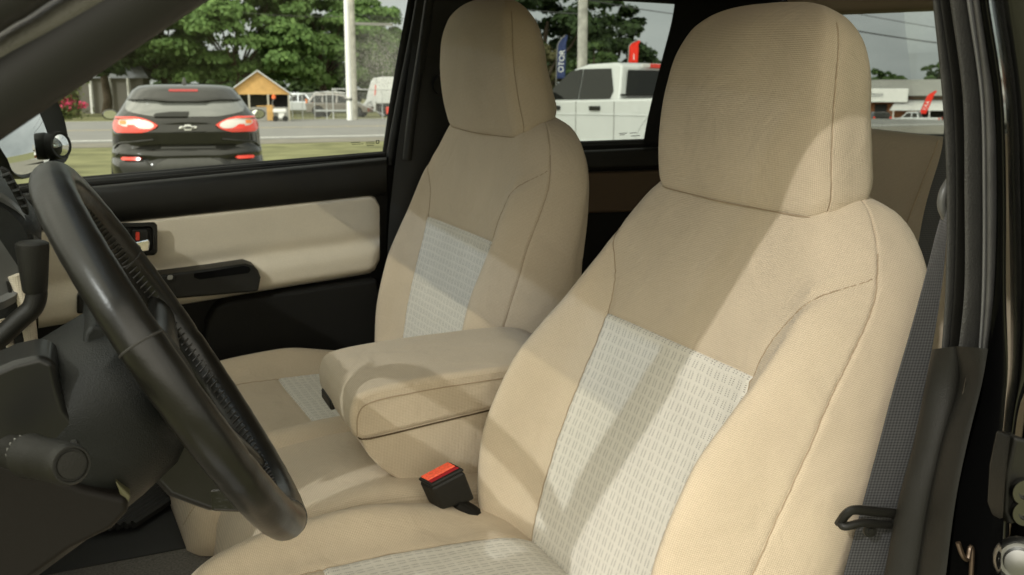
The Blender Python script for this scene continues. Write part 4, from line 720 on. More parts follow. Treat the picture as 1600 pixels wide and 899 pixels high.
# ------------------------------------------------------------------ kiosk, poles, fence, house
WOOD = mat('orange_wood', (.52, .32, .12), .7, .2, noise=.2, nscale=3); POST = mat('pale_wood', (.38, .36, .30), .8, .2, noise=.15); TIN = mat('tin_roof', (.55, .57, .58), .4, .5, noise=.1); DARKW = mat('dark_interior', (.03, .03, .028), .9, .1)
CONC = mat('grey_board', (.30, .30, .28), .9, .1, noise=.2)
kp = at(404, 60); kz = WD(404, 186, 60)[2]; rz = -math.radians(22.65-14)
ki = wthing('roadside_kiosk', 'small open kiosk with orange wooden gable and tin roof across the road', 'kiosk', (kp[0], kp[1], 0), rz); 
def z60(y): return CH+(153.8-y)/F*60
e_, a_ = z60(148), z60(114); fl = 0.
m = MB(); m.prism([(-1.85, -1.2, e_), (1.85, -1.2, e_), (.0, -1.2, a_)], (0, .08, 0)); m.build('gable', WOOD, ki)
for sx in (-1, 1):
    m = MB(); m.prism([(sx*2.05, -1.5, e_-.12), (0, -1.5, a_+.03), (0, -1.5, a_+.10), (sx*2.05, -1.5, e_-.05)], (0, 3.6, 0)); m.build('roof_panel', TIN, ki)
for x in (-1.75, -.55, .55, 1.75):
    m = MB(); m.box((x, -1.15, e_/2), (.11, .11, e_)); m.build('post', POST, ki)
m = MB(); m.box((0, .9, e_/2), (3.5, .1, e_)); m.build('back_wall', DARKW, ki); m = MB(); m.box((-.0, -1.1, .42), (3.4, .06, .8)); m.build('front_board', CONC, ki)
wb = wthing('wooden_crate', 'orange wooden crate standing in front of the kiosk', 'crate', at(421, 58.5), rz)
m = MB(); m.box((0, 0, .5), (.36, .3, .9)); m.build('crate_body', WOOD, wb, bevel=.02); m = MB(); m.box((-.25, 0, .88), (1.0, .35, .05)); m.build('top_board', WOOD, wb, bevel=.01)
ct = wthing('utility_cart', 'small white cart with an orange light beside the kiosk', 'cart', at(436, 58), rz); CW = mat('white_paint', (.72, .72, .70), .45, .4)
m = MB(); m.box((0, 0, .62), (.75, .45, .22)); m.box((.1, 0, .35), (.35, .3, .4)); m.build('cart_body', CW, ct, bevel=.06)
for x in (-.25, .3):
    m = MB(); m.lathe([(.06, -.05), (.17, -.04), (.17, .04), (.06, .05)], (x, -.22, .17), (0, 1, 0), 16); m.build('wheel', RUBBER, ct)
m = MB(); m.tube([(-.3, 0, .6), (-.4, 0, 1.1), (-.3, 0, 1.35)], .03, 6); m.build('handlebar', STEEL, ct); m = MB(); m.lathe([(.02, 0), (.11, .02), (.11, .22), (.02, .25)], (-.3, 0, 1.3), (0, 0, 1), 12); m.build('light', mat('orange_lamp', (.8, .16, .04), .3), ct)
POLEM = mat('weathered_pole', (.36, .35, .31), .9, .1, noise=.3, nscale=2.5, bump=.4, bscale=30); POLEW = mat('white_pole_paint', (.75, .76, .76), .5, .3, noise=.04)
up_ = wthing('utility_pole', 'white painted pole standing against a grey wooden pole across the road', 'pole', at(545.5, 61)); m = MB(); m.tube([(0, 0, 0), (0, 0, 11)], [.17, .15], 16); m.build('pole_shaft', POLEW, up_); m = MB(); m.tube([(0, 0, 1.2), (0, 0, 1.35)], .19, 16); m.build('pole_band', STEEL, up_)
up_ = wthing('utility_pole', 'grey wooden pole right beside the white painted pole', 'pole', at(553.5, 62.5)); m = MB(); m.tube([(0, 0, 0), (0, 0, 11)], [.20, .17], 16); m.build('pole_shaft', POLEM, up_); m = MB(); m.box((1.3, -.1, 5.9), (2.6, .07, .16)); m.build('sign_arm', STEEL, up_)
up_ = wthing('utility_pole', 'mottled pale utility pole standing behind the white crew cab roof', 'pole', at(909, 36)); m = MB(); m.tube([(0, 0, 0), (0, 0, 10)], [.19, .155], 18); m.build('pole_shaft', mat('mottled_pole', (.42, .41, .38), .9, .1, noise=.4, nscale=3.0, bump=.4, bscale=30), up_)
WIRE = mat('wire_black', (.02, .02, .02), .5)
def wire(a, b, r, sag, lab):
    a, b = np.array(a), np.array(b); P = [a+(b-a)*t-np.array([0, 0, sag*4*t*(1-t)]) for t in np.linspace(0, 1, 20)]; mm = MB(); mm.tube(P, r, 6); o = mm.build('power_line', WIRE); tag(o, lab, 'power line', 'power lines')
wire(WD(905, -3, 36), WD(1100, 26, 60), .02, .1, 'dark overhead wire running right from the mottled pole'); wire(WD(770, 6, 70), WD(905, 22, 36), .018, .1, 'thin wire crossing the dark tree left of the mottled pole')
wire(WD(1290, 12, 90), WD(1520, 52, 90), .03, .1, 'upper overhead wire seen through the back window'); wire(WD(1290, 40, 80), WD(1520, 74, 80), .05, .1, 'thicker lower overhead wire seen through the back window')
wire(WD(380, 20, 70), WD(545, 26, 61), .015, .1, 'thin wire left of the white pole'); wire(WD(553, 22, 62), WD(680, 30, 75), .015, .1, 'thin wire right of the grey wooden pole')
# chain link fence
GALV = mat('galvanised', (.42, .43, .43), .45, .5, noise=.1)
fn = wthing('chain_link_fence', 'galvanised chain link fence across the road in front of parked cars', 'fence', at(520, 64))
fb_ = np.array(at(520, 64)); fd = uvec(np.array(at(640, 63))-np.array(at(452, 64))); HF = 2.05
def fp(px, z): p = np.array(at(px, 64)); return np.array([p[0]-fb_[0], p[1]-fb_[1], z])
z64 = lambda y: CH+(153.8-y)/F*64
m = MB(); m.tube([fp(519, z64(139.5)), fp(660, z64(142))], .035, 8); m.build('top_rail', GALV, fn); m = MB(); m.tube([fp(454, z64(150)), fp(515, z64(143))], .03, 8); m.build('top_rail', GALV, fn)
for px in (456, 472, 491, 510, 520, 597): 
    m = MB(); m.tube([fp(px, 0), fp(px, z64(140 if px > 515 else 150-(px-454)*.1))], .04 if px == 520 else .03, 8); m.build('post', GALV, fn)
m = MB(); m.tube([fp(522, z64(141)), fp(600, z64(180))], .03, 8); m.build('brace', GALV, fn)
mm = MB(); zt = 1.85
for k in range(0, 60):
    x0 = 456+k*3.1; 
    if x0+10 > 640: break
    mm.tube([fp(x0, .05), fp(x0+9, zt-.12)], .006, 3, caps=False); mm.tube([fp(x0+9, .05), fp(x0, zt-.12)], .006, 3, caps=False)
mm.build('wire_mesh', GALV, fn, smooth=False)
# house behind the left trees
ho = wthing('porch_house', 'low house with white porch columns behind the dark trees', 'house', at(150, 88), -math.radians(14)); HW = mat('house_wall', (.16, .15, .13), .9, .1, noise=.1); z88 = lambda y: CH+(153.8-y)/F*88
m = MB(); m.box((0, 2, 1.6), (8, 3, 3.2)); m.build('wall', HW, ho); m = MB(); m.prism([(-4.6, 0, 3.1), (4.6, 0, 3.1), (3.6, 2, 4.2), (-3.6, 2, 4.2)], (0, 3.6, 0)); m.build('roof', mat('grey_shingle', (.22, .23, .24), .9, .1), ho)
for x in (-3.8, -2.0, -.4, 1.2, 2.8):
    m = MB(); m.tube([(x, .1, 0), (x, .1, 3.1)], .14, 10); m.build('porch_column', CW, ho)
gb = wthing('grey_building', 'pale grey gabled building glimpsed between the trees left of the hatchback', 'building', at(208, 105), -math.radians(12)); m = MB(); m.box((0, 2, 2.4), (5, 4, 4.8)); m.build('wall', mat('pale_siding', (.42, .45, .48), .9, .1, noise=.05), gb)
m = MB(); m.prism([(-2.9, -.3, 4.7), (2.9, -.3, 4.7), (.4, -.3, 7.2)], (0, 4.6, 0)); m.build('roof', mat('blue_grey_roof', (.32, .36, .42), .7, .2), gb)
# ------------------------------------------------------------------ vehicles
WPAINT = mat('white_car_paint', (.56, .575, .58), .3, .5, coat=.5, noise=.04, nscale=2); TINT = mat('dark_car_glass', (.010, .011, .010), .08, .3); TYRE = mat('tyre_rubber', (.02, .02, .02), .85, .2); RIMM = mat('alloy_rim', (.45, .45, .45), .3, .5, metal=.8)
REDL = mat('red_tail_lens', (.70, .035, .015), .15, .5, coat=.6, emit=((.8, .04, .015), .06)); CLRL = mat('clear_lens', (.62, .60, .58), .12, .5, coat=.6); SILV = mat('silver_paint', (.42, .44, .46), .3, .5, metal=.3, coat=.4); BRWN = mat('bronze_paint', (.16, .145, .125), .3, .5, metal=.2, coat=.5); GAP = mat('panel_gap', (.02, .02, .02), .8, .1)
ORL = mat('orange_lens', (.75, .22, .06), .2, .5)
def wheel(t, x, y, r=.36, w_=.22, name='wheel'):
    s_ = 1 if y > 0 else -1; m = MB(); m.lathe([(r*.62, -w_/2), (r*.95, -w_/2), (r, -w_*.3), (r, w_*.3), (r*.95, w_/2), (r*.62, w_/2)], (x, y, r), (0, s_, 0), 28); o = m.build(name, TYRE, t, angle=50)
    m = MB(); m.lathe([(.02, w_*.36), (r*.16, w_*.40), (r*.2, w_*.30), (r*.5, w_*.34), (r*.6, w_*.47), (r*.63, w_*.47)], (x, y, r), (0, s_, 0), 24); m.build('rim', RIMM, o, angle=40)
def vehicle(name, label, cat, loc, rz, W, lower, upper, wins, axles, mtl, group=None, taper=.80, wr=.36, bev=.05, rearwin=None, frontwin=None, parts=True):
    t = wthing(name, label, cat, loc, rz, group); h = W/2; zb = min(p[1] for p in upper); zt = max(p[1] for p in upper)
    def hw(z): return h*(.97-(.97-taper)*max(0, min(1, (z-zb)/(zt-zb))))
    # lower body with wheel arch cut-outs
    P = []
    for p in lower: P.append(p)
    x0, x1 = min(p[0] for p in lower), max(p[0] for p in lower); zl = min(p[1] for p in lower); bot = [(x0+.05, zl)]
    for ax_ in sorted(axles): bot += [(ax_+wr*1.16*math.cos(a), max(zl, wr+wr*1.16*math.sin(a))) for a in np.linspace(math.pi, 0, 12)]
    bot += [(x1-.05, zl)]; top = [p for p in lower if p[1] > zl+.01]; poly = bot+top
    m = MB(); m.prism([(x, h, z) for x, z in poly], (0, -W, 0)); m.build('body', mtl, t, bevel=bev, seg=3, angle=50)
    m = MB(); m.prism([(x, hw(z), z) for x, z in upper], np.array([(x, -hw(z), z) for x, z in upper])); m.build('cabin', mtl, t, bevel=bev*.9, seg=3, angle=30)
    for s_ in (1, -1):
        for wn in wins:
            m = MB(); m.prism([(x, s_*(hw(z)+.004), z) for x, z in wn], (0, s_*.008, 0)); m.build('window', TINT, t, smooth=False)
    for nm, rw in (('rear_window', rearwin), ('windshield', frontwin)):
        if rw:
            (xa, za), (xb, zb2), k, off = rw; m = MB(); m.prism([(xa+off, hw(za)*k, za), (xa+off, -hw(za)*k, za), (xb+off, -hw(zb2)*k, zb2), (xb+off, hw(zb2)*k, zb2)], (off*.8, 0, .004)); m.build(nm, TINT, t, smooth=False)
    for ax_ in axles:
        for s_ in (1, -1): wheel(t, ax_, s_*(h-.10), wr, .22)
    m = MB(); m.box(((x0+x1)/2, 0, zl+.12), (x1-x0-.3, W*.8, .2)); m.build('underbody', GAP, t)
    return t
def rzof(lat, dep): d = RT[:2]*lat+uvec(FW)[:2]*dep; return math.atan2(d[1], d[0])
# black hatchback seen from behind
D0 = 11.7; PXM = F/D0; ZP = lambda y: CH+(153.8-y)/PXM; WP = lambda x: (x-290)/PXM
p0 = WD(290, 154, D0); az = HDG+math.atan((290-800)/F)
hb = wthing('parked_hatchback', 'black hatchback seen from behind with red tail lights, parked on the grass', 'car', (p0[0], p0[1], 0), -az)
zk = [.22, .30, .42, .55, .66, .76, .86, .95, 1.05, 1.14, 1.20, 1.30, 1.40, 1.47, 1.51, 1.525]
Wk = [.78, .86, .895, .905, .90, .89, .885, .878, .862, .82, .775, .715, .655, .60, .50, .30]
Yk = [.10, .04, .01, .0, .03, .088, .084, .078, .10, .17, .235, .38, .52, .64, .86, 1.2]
Fk = [4.3, 4.38, 4.4, 4.38, 4.3, 4.2, 4.0, 3.6, 2.95, 2.75, 2.62, 2.4, 2.2, 2.05, 1.95, 1.7]
NSE = 3.0
def HWf(z): return float(pchip(zk, Wk, np.array([z]))[0])
def RYf(w_, z):
    W_ = HWf(z); y0 = float(pchip(zk, Yk, np.array([z]))[0]); q = min(.999, abs(w_)/W_); return y0+.75*(1-(1-q**NSE)**(1/NSE))*(1 if z < 1.1 else .8)
zr = np.unique(np.r_[np.linspace(.22, 1.525, 60)]); G = []
for z in zr:
    W_ = HWf(z); yf = float(pchip(zk, Fk, np.array([z]))[0]); ws = W_*np.sin(np.linspace(-1, 1, 41)*math.pi/2)*.999; back = [(w_, RYf(w_, z), z) for w_ in ws]
    ey = back[-1][1]; front = [(w_, yf-(yf-ey)*(0 if True else 0)-.7*(1-(1-min(.999, abs(w_)/W_)**2.6)**(1/2.6)), z) for w_ in ws[::-1]]; G.append(back+front)
G = np.array(G)
# hatch shut line and bumper crease pressed into the surface
for i in range(G.shape[0]):
    for j in range(41):
        w_, z = G[i, j, 0], G[i, j, 2]; d = 0
        d += .03*math.exp(-((z-.775)/.02)**2)*(abs(w_) < .62)
        d -= .035*math.exp(-((z-.70)/.05)**2)
        d += .05*math.exp(-((z-.545-.10*min(1, abs(w_)/.9))/.045)**2)*(abs(w_) > .45)
        d += .03*math.exp(-((z-1.02)/.03)**2)*max(0, 1-abs(w_)/.8)
        G[i, j, 1] += d
m = MB(); m.grid(G, False, True); k = G.shape[1]; m.f += [tuple(range(k))[::-1], tuple((len(zr)-1)*k+i for i in range(k))]; m.m += [0, 0]; m.build('body', mat('black_hatch_paint', (.006, .006, .006), .09, .32, coat=.4), hb, angle=70)
def patch(name, rows, mt_, off=.008, nw=16, nz_=10, parent=None, thick=.02, smooth=True, label=None):      # rows: (py, px_left, px_right) in photo pixels on the rear surface
    ys = np.array([r[0] for r in rows], float); o = np.argsort(ys); ys = ys[o]; l = np.array([r[1] for r in rows], float)[o]; rr = np.array([r[2] for r in rows], float)[o]; F_ = []; B_ = []
    for y in np.linspace(ys[0], ys[-1], nz_):
        a = np.interp(y, ys, l); b = np.interp(y, ys, rr); z = ZP(y); fr = []; bk_ = []
        for x in np.linspace(a, b, nw):
            w_ = WP(x); lim = HWf(z)*.985; w_ = max(-lim, min(lim, w_)); yy = RYf(w_, z); fr.append((w_*1.004, yy-off, z)); bk_.append((w_*.97, yy+thick, z))
        F_.append(fr); B_.append(bk_)
    G_ = np.array([f+b[::-1] for f, b in zip(F_, B_)]); mm = MB(); mm.grid(G_, False, True); kk = G_.shape[1]; mm.f += [tuple(range(kk)), tuple((nz_-1)*kk+i for i in range(kk))[::-1]]; mm.m += [0, 0]; return mm.build(name, mt_, parent or hb, angle=50, smooth=smooth, label=label)
rg = patch('rear_window', [(153, 203, 377), (160, 199, 381), (170, 198, 382), (175, 204, 377), (179, 222, 360), (182.5, 245, 336)], mat('sky_sheen_grey', (.10, .105, .10), .06, .8, coat=1.), .006, 30, 16)  # grey base colour paints the sky's reflection into the glass
patch('spoiler', [(131, 222, 357), (134, 212, 368), (142, 205, 375), (150, 201, 379), (156, 200, 380), (158.5, 255, 322)], MATS['black_hatch_paint'], .06, 30, 10)
patch('high_brake_light', [(139, 266, 309), (140.5, 264, 311), (143, 266, 309)], mat('dim_red', (.30, .012, .012), .2, .5), .066, 10, 3)
wp_ = patch('wiper', [(174.5, 266, 294), (177, 244, 294), (180, 240, 292), (182, 242, 290)], RUBBER, .022, 10, 4, rg)
TL = [(182, 180, 212), (185, 177, 226), (190, 176, 238), (195.5, 176, 246), (200, 177, 242), (204, 179, 234), (207, 184, 222)]
for s_ in (1, -1):
    mir = (lambda rows: rows) if s_ == 1 else (lambda rows: [(y, 580-b, 580-a) for y, a, b in rows])
    lt = patch('tail_light', mir(TL), REDL, .014, 18, 12)
    patch('clear_lens', mir([(185.5, 190, 214), (188, 188, 230), (192, 187, 238), (196, 190, 241), (199, 210, 239), (201, 224, 234)]), CLRL, .020, 16, 8, lt)
    patch('red_lens', mir([(194.5, 201, 210), (197, 201, 214), (200, 199, 218), (203, 197, 228)]), REDL, .025, 8, 5, lt); patch('indicator', mir([(188, 190, 198), (191, 188, 200), (194, 190, 198)]), ORL, .025, 6, 4, lt)
    patch('reflector', mir([(244.5, 190, 215), (247, 188, 218), (249.5, 190, 215)]), REDL, .012, 8, 3)
    patch('bumper_vent', mir([(252, 186, 225), (258, 184, 232), (264, 186, 236), (270, 190, 228)]), mat('vent_black', (.02, .02, .02), .35), .004, 8, 5)
patch('lower_bumper', [(247, 258, 322), (252, 246, 336), (260, 236, 346), (272, 226, 356), (284, 224, 358)], mat('grey_diffuser', (.05, .05, .048), .3, .4, noise=.15), .012, 16, 8)
patch('number_plate_recess', [(229, 250, 330), (232, 247, 333), (244, 250, 330)], mat('recess_black', (.004, .004, .004), .35), .004, 14, 5)
for sg in (1, -1):
    for pts in ([(52, 218), (80, 221), (104, 224), (112, 232)], [(50, 236), (78, 234), (100, 237), (110, 243)]):
        P = [(sg*x/PXM, RYf(min(.86, x/PXM), ZP(y))-.012, ZP(y)) for x, y in pts]; m = MB(); m.tube(spline(P, 5), .012, 8); m.build('bumper_crease', MATS['black_hatch_paint'], hb)
em = MB(); ez = ZP(199.5); ew = .098
ye_ = RYf(0, ez)-.020
em.prism([(-ew, ye_, ez-.014), (-.035, ye_, ez-.014), (-.035, ye_, ez-.032), (.035+.01, ye_, ez-.032), (.045, ye_, ez-.014), (ew, ye_, ez-.014), (ew+.012, ye_, ez+.016), (.045, ye_, ez+.016), (.045, ye_, ez+.034), (-.03, ye_, ez+.034), (-.03, ye_, ez+.016), (-ew+.012, ye_, ez+.016)], (0, .05, 0)); el = em.build('emblem', mat('emblem_silver', (.75, .75, .74), .35, .5, metal=.3), hb, bevel=.006)
m = MB(); kq = .62; cx_ = .005
m.prism([(cx_+(x-cx_)*.78, ye_-.004, ez+.001+(z-ez-.001)*.5) for x, _, z in [(-ew, 0, ez-.014), (-.035, 0, ez-.014), (-.035, 0, ez-.032), (.045, 0, ez-.032), (.045, 0, ez-.014), (ew, 0, ez-.014), (ew+.012, 0, ez+.016), (.045, 0, ez+.016), (.045, 0, ez+.034), (-.03, 0, ez+.034), (-.03, 0, ez+.016), (-ew+.012, 0, ez+.016)]], (0, .01, 0)); m.build('emblem_inlay', mat('dark_inlay', (.05, .05, .05), .3), el)
m = MB(); m.prism([(-.03, .9, 1.515), (.03, .9, 1.515), (.012, 1.0, 1.60), (-.012, 1.0, 1.60)], (0, .12, -.02)); m.build('roof_antenna', PAINTBLK, hb, bevel=.008)
m = MB(); a = np.linspace(0, 2*np.pi, 24, endpoint=False)
for sx in (-1, 1):
    m = MB(); m.grid([[(sx*(.985+.105*s_*np.cos(q)), 2.35+dy, 1.12+.072*s_*np.sin(q)) for q in a] for dy, s_ in ((-.02, .9), (-.01, 1.), (.06, 1.), (.13, .7), (.16, .3))], False, True); m.f.append(tuple(range(24))); m.m.append(0); m.tube([(sx*.84, 2.4, 1.05), (sx*.93, 2.4, 1.09)], .03, 8); dm = m.build('door_mirror', PAINTBLK, hb, angle=60)
    m = MB(); m.grid([[(sx*(.985+.088*s_*np.cos(q)), 2.325, 1.12+.058*s_*np.sin(q)) for q in a] for s_ in (.02, 1)], False, True); m.build('mirror_glass', MIRR, dm)
for sx in (-1, 1):
    for yy in (.85, 3.5):
        m = MB(); m.lathe([(.2, -.1), (.30, -.11), (.325, -.07), (.325, .07), (.30, .11), (.2, .1)], (sx*.80, yy, .325), (1, 0, 0), 28); m.build('wheel', TYRE, hb, angle=50)
# white crew cab pickup beside the lot
TR = .36
lowF = [(2.95, .45), (2.97, .95), (2.9, 1.18), (1.75, 1.26), (1.55, 1.33), (-.50, 1.35), (-.52, 1.40), (-2.95, 1.40), (-2.98, .55)]
lowF = [(-2.98, .5), (2.95, .5), (2.97, .95), (2.88, 1.17), (1.62, 1.25), (1.45, 1.31), (-2.95, 1.36)]
upF = [(1.52, 1.29), (.78, 1.84), (.45, 1.915), (-.25, 1.925), (-.42, 1.88), (-.50, 1.30)]
rzF = rzof(-.60, .80); pF = WD(965, 154, 16.3); cF = np.array([math.cos(rzF), math.sin(rzF)]); sF = np.array([-cF[1], cF[0]])
lF = pF[:2]-cF*(-.5)-sF*1.0
winF = [[(1.46, 1.32), (1.46, 1.36), (.86, 1.80), (.60, 1.835), (.535, 1.835), (.535, 1.32)], [(.515, 1.32), (.515, 1.835), (-.18, 1.83), (-.33, 1.46), (-.28, 1.33)]]
pk = vehicle('crew_cab_pickup', 'white crew cab pickup parked beyond the rear side window', 'pickup truck', (lF[0], lF[1], 0), rzF, 2.0, lowF, upF, winF, (1.78, -1.62), WPAINT, None, .83, .45, .05, ((-.475, 1.40), (-.445, 1.80), .86, -.012), ((1.46, 1.36), (.83, 1.80), .88, .012))
for x in (.05, 1.10):
    m = MB(); m.box((x, 1.015, 1.175), (.26, .05, .075)); m.build('door_handle', BLK, pk, bevel=.015)
for x in (1.42, .55, -.42):
    m = MB(); m.box((x, 1.0, .90), (.012, .012, .78)); m.build('door_gap', mat('soft_gap', (.20, .20, .19), .8), pk)
m = MB(); m.tube([(2.7, 1.002, 1.05), (0, 1.004, 1.07), (-2.9, 1.002, 1.07)], .012, 6); m.tube([(2.4, 1.0, .62), (0, 1.004, .62), (-1.0, 1.0, .62)], .016, 6); m.build('body_crease', WPAINT, pk); m = MB(); m.box((-.46, .0, 1.875), (.03, .55, .07)); m.build('high_brake_light', REDL, pk, bevel=.01); m = MB(); m.box((-.49, .36, 1.875), (.03, .18, .065)); m.build('cargo_lamp', CLRL, pk, bevel=.01)
m = MB(); m.tube([(-1.62+.545*math.cos(a), 1.0, .45+.545*math.sin(a)) for a in np.linspace(0, math.pi, 20)], .04, 8); m.tube([(-1.62+.72*math.cos(a), .995, .47+.70*math.sin(a)) for a in np.linspace(.15, math.pi-.15, 24)], .018, 8); m.build('wheel_flare', WPAINT, pk)
m = MB(); m.box((-1.72, 0, 1.365), (2.3, 1.72, .02)); m.build('bed_floor', mat('bed_liner', (.05, .05, .05), .8), pk); m = MB(); m.box((-.53, 0, 1.395), (.05, 1.9, .03)); m.build('bed_rail', BLK, pk, bevel=.01)
m = MB(); m.lathe([(.0, 0), (.09, .002), (.095, .006), (.0, .008)], (-.92, 1.0, 1.14), (0, 1, 0), 24); m.build('fuel_door', WPAINT, pk, angle=20)
for s_ in (1, -1):
    m = MB(); m.box((-2.96, s_*.9, 1.08), (.10, .16, .42)); m.build('tail_light', REDL, pk, bevel=.03); m = MB(); m.box((2.9, s_*.78, .98), (.12, .36, .22)); m.build('headlight', CLRL, pk, bevel=.03); m = MB(); m.box((1.35, s_*1.14, 1.36), (.14, .24, .26)); m.build('door_mirror', BLK, pk, bevel=.04)
m = MB(); m.box((2.98, 0, .95), (.06, 1.15, .34)); m.build('grille', mat('grille_grey', (.08, .08, .08), .4), pk, bevel=.02); m = MB(); m.box((3.0, 0, .55), (.18, 1.9, .2)); m.build('bumper', CHROME, pk, bevel=.04)
# vehicles behind the chain link fence
def far(px, D, y0=0): p = WD(px, 154, D); return (p[0], p[1], y0)
suvL = [(-2.25, .35), (2.2, .35), (2.25, .75), (1.2, .98), (-2.25, 1.02)]; suvU = [(1.25, .95), (.45, 1.58), (-.2, 1.70), (-1.7, 1.68), (-2.2, 1.05)]
suvW = [[(1.0, 1.02), (.42, 1.48), (.05, 1.54), (.05, 1.02)], [(-.05, 1.02), (-.05, 1.56), (-1.0, 1.56), (-1.0, 1.02)], [(-1.08, 1.02), (-1.08, 1.55), (-1.65, 1.53), (-1.95, 1.08)]]
rz_s = rzof(.97, -.10); su = vehicle('parked_suv', 'bronze suv with silver roof rails behind the chain link fence', 'suv', far(531, 71), rz_s, 1.9, suvL, suvU, suvW, (1.4, -1.35), BRWN, 'vehicles behind the fence', .78, .38)
for s_ in (1, -1):
    m = MB(); m.box((-2.2, s_*.82, 1.12), (.12, .2, .34)); m.build('tail_light', ORL, su, bevel=.03); m = MB(); m.tube([(.2, s_*.66, 1.72), (-.2, s_*.66, 1.77), (-1.6, s_*.66, 1.75), (-1.75, s_*.66, 1.68)], .03, 6); m.build('roof_rail', CW, su); m = MB(); m.box((0, s_*.965, .48), (3.0, .03, .12)); m.build('side_trim', SILV, su, bevel=.01)
pkL = [(-2.7, .45), (2.7, .45), (2.7, .95), (1.5, 1.08), (-2.7, 1.12)]; pkU = [(1.4, 1.02), (.75, 1.72), (-.4, 1.74), (-.62, 1.05)]; pkW = [[(1.15, 1.12), (.72, 1.60), (.25, 1.63), (.25, 1.12)], [(.15, 1.12), (.15, 1.63), (-.38, 1.62), (-.42, 1.12)]]
pu = vehicle('parked_pickup', 'silver pickup behind the fence, left of the bronze suv', 'pickup truck', far(467, 75), rzof(.97, -.1), 1.9, pkL, pkU, pkW, (1.7, -1.6), SILV, 'vehicles behind the fence', .80, .42)
for s_ in (1, -1): m = MB(); m.box((-2.68, s_*.82, .98), (.1, .16, .32)); m.build('tail_light', ORL, pu, bevel=.02)
# garbage truck: rear loader body
gt = wthing('garbage_truck', 'white rear loading garbage truck at the edge of the window behind the fence', 'garbage truck', far(590, 74), rzof(.985, .12), 'vehicles behind the fence')
zz = lambda y: CH+(153.8-y)/F*74; X_ = lambda x: (x-590)/F*74
bd_ = [(X_(590), zz(122.5)), (X_(597), zz(121.5)), (X_(680), zz(121.5)), (X_(680), zz(162)), (X_(588), zz(162)), (X_(586), zz(150))]
m = MB(); m.prism([(x, -1.2, z) for x, z in bd_], (0, 2.4, 0)); m.build('body', WPAINT, gt, bevel=.08)
hp_ = [(X_(585), zz(123)), (X_(589.5), zz(122.5)), (X_(588), zz(140)), (X_(587), zz(174)), (X_(578), zz(176)), (X_(567), zz(171)), (X_(567), zz(164)), (X_(573), zz(156)), (X_(577), zz(140)), (X_(581), zz(128))]
m = MB(); m.prism([(x, -1.15, z) for x, z in hp_], (0, 2.3, 0)); m.build('hopper', WPAINT, gt, bevel=.05)
m = MB(); m.prism([(X_(587), -1.23, zz(134)), (X_(588.5), -1.23, zz(133)), (X_(587.5), -1.23, zz(147)), (X_(585.5), -1.23, zz(150))], (0, .04, 0)); m.build('red_mark', REDP, gt); m = MB(); m.box((X_(607), -1.22, zz(172)), (.38, .08, .5)); m.build('mudflap', REDP, gt)
m = MB(); m.box((X_(632), 0, zz(166)), (4.2, 1.6, .35)); m.build('chassis', GAP, gt); wheel(gt, X_(600), -1.0, .50, .3); wheel(gt, X_(600), 1.0, .50, .3); wheel(gt, X_(640), -1.0, .50, .3); wheel(gt, X_(640), 1.0, .50, .3)
m = MB(); m.tube([(X_(571), -1.17, zz(168)), (X_(575), -1.19, zz(160)), (X_(580), -1.19, zz(158)), (X_(582), -1.19, zz(166))], .06, 8); m.build('lift_arm', SILV, gt); m = MB(); m.box((X_(574), -1.17, zz(172)), (.25, .06, .18)); m.build('lamp', ORL, gt)
# ------------------------------------------------------------------ flags
def text(body, size, mt_, parent, loc, rot, label=None, ext=.004, shear=0.):
    c = bpy.data.curves.new('lettering', 'FONT'); c.body = body; c.size = size; c.extrude = ext; c.align_x = 'CENTER'; c.align_y = 'CENTER'; c.materials.append(mt_); c.shear = shear; q = bpy.data.objects.new('lettering', c); COL.objects.link(q); bpy.context.view_layer.update(); me = bpy.data.meshes.new_from_object(q.evaluated_get(bpy.context.evaluated_depsgraph_get())); bpy.data.objects.remove(q); o = bpy.data.objects.new('lettering', me); COL.objects.link(o); o.parent = parent; o.location = loc; o.rotation_euler = rot; return o
LETW = mat('letter_white', (.75, .75, .74), .7, .2)
def flag(label, px, D, ytop, ybase, wid, lean, col, cat='feather flag', z0=0., face=0.):
    p = WD(px, 154, D); az_ = HDG+math.atan((px-800)/F); t = wthing('feather_flag', label, cat, (p[0], p[1], z0), -az_+face, 'feather flags'); zt = CH+(153.8-ytop)/F*D-z0; zb = CH+(153.8-ybase)/F*D-z0; hgt = zt-zb
    m = MB(); g = []
    for k in np.linspace(0, 1, 16):
        z = zb+hgt*k; x0 = lean*k; w_ = wid*(1 if k < .62 else math.sqrt(max(.0, 1-((k-.62)/.385)**2))); top = wid*.9*max(0, (k-.72)/.28)**2
        g.append([(x0+top+(w_)*q*(1-.0)+.0, .02*math.sin(q*5+k*6), z) for q in np.linspace(0, 1, 7)])
    g = np.array(g); m.grid(g); o = m.build('cloth', mat('flag_'+'_'.join(str(int(c*100)) for c in col), col, .8, .2), t, angle=80); s_ = o.modifiers.new('t', 'SOLIDIFY'); s_.thickness = .01
    m = MB(); m.tube([(-.02, 0, 0)]+[(lean*k+wid*.9*max(0, (k-.72)/.28)**2-.02, 0, zb+hgt*k) for k in np.linspace(0, 1, 14)], .02, 6); m.build('flag_pole', STEEL, t); return t, zb, hgt
f1, zb, hg = flag('navy feather flag with white lettering beside the mottled pole', 869.5, 40, 58, 124, .34, .05, (.035, .05, .13))
text('OTOR', .31, LETW, f1, (.20, -.03, zb+hg*.40), (math.pi/2, -math.pi/2+.06, 0), ext=.006)
f2, zb, hg = flag('small red feather flag over the white crew cab roof', 981, 30, 66, 100, .27, .03, (.75, .035, .02)); text('1', .24, LETW, f2, (.15, -.03, zb+hg*.26), (math.pi/2, 0, 0), ext=.006)
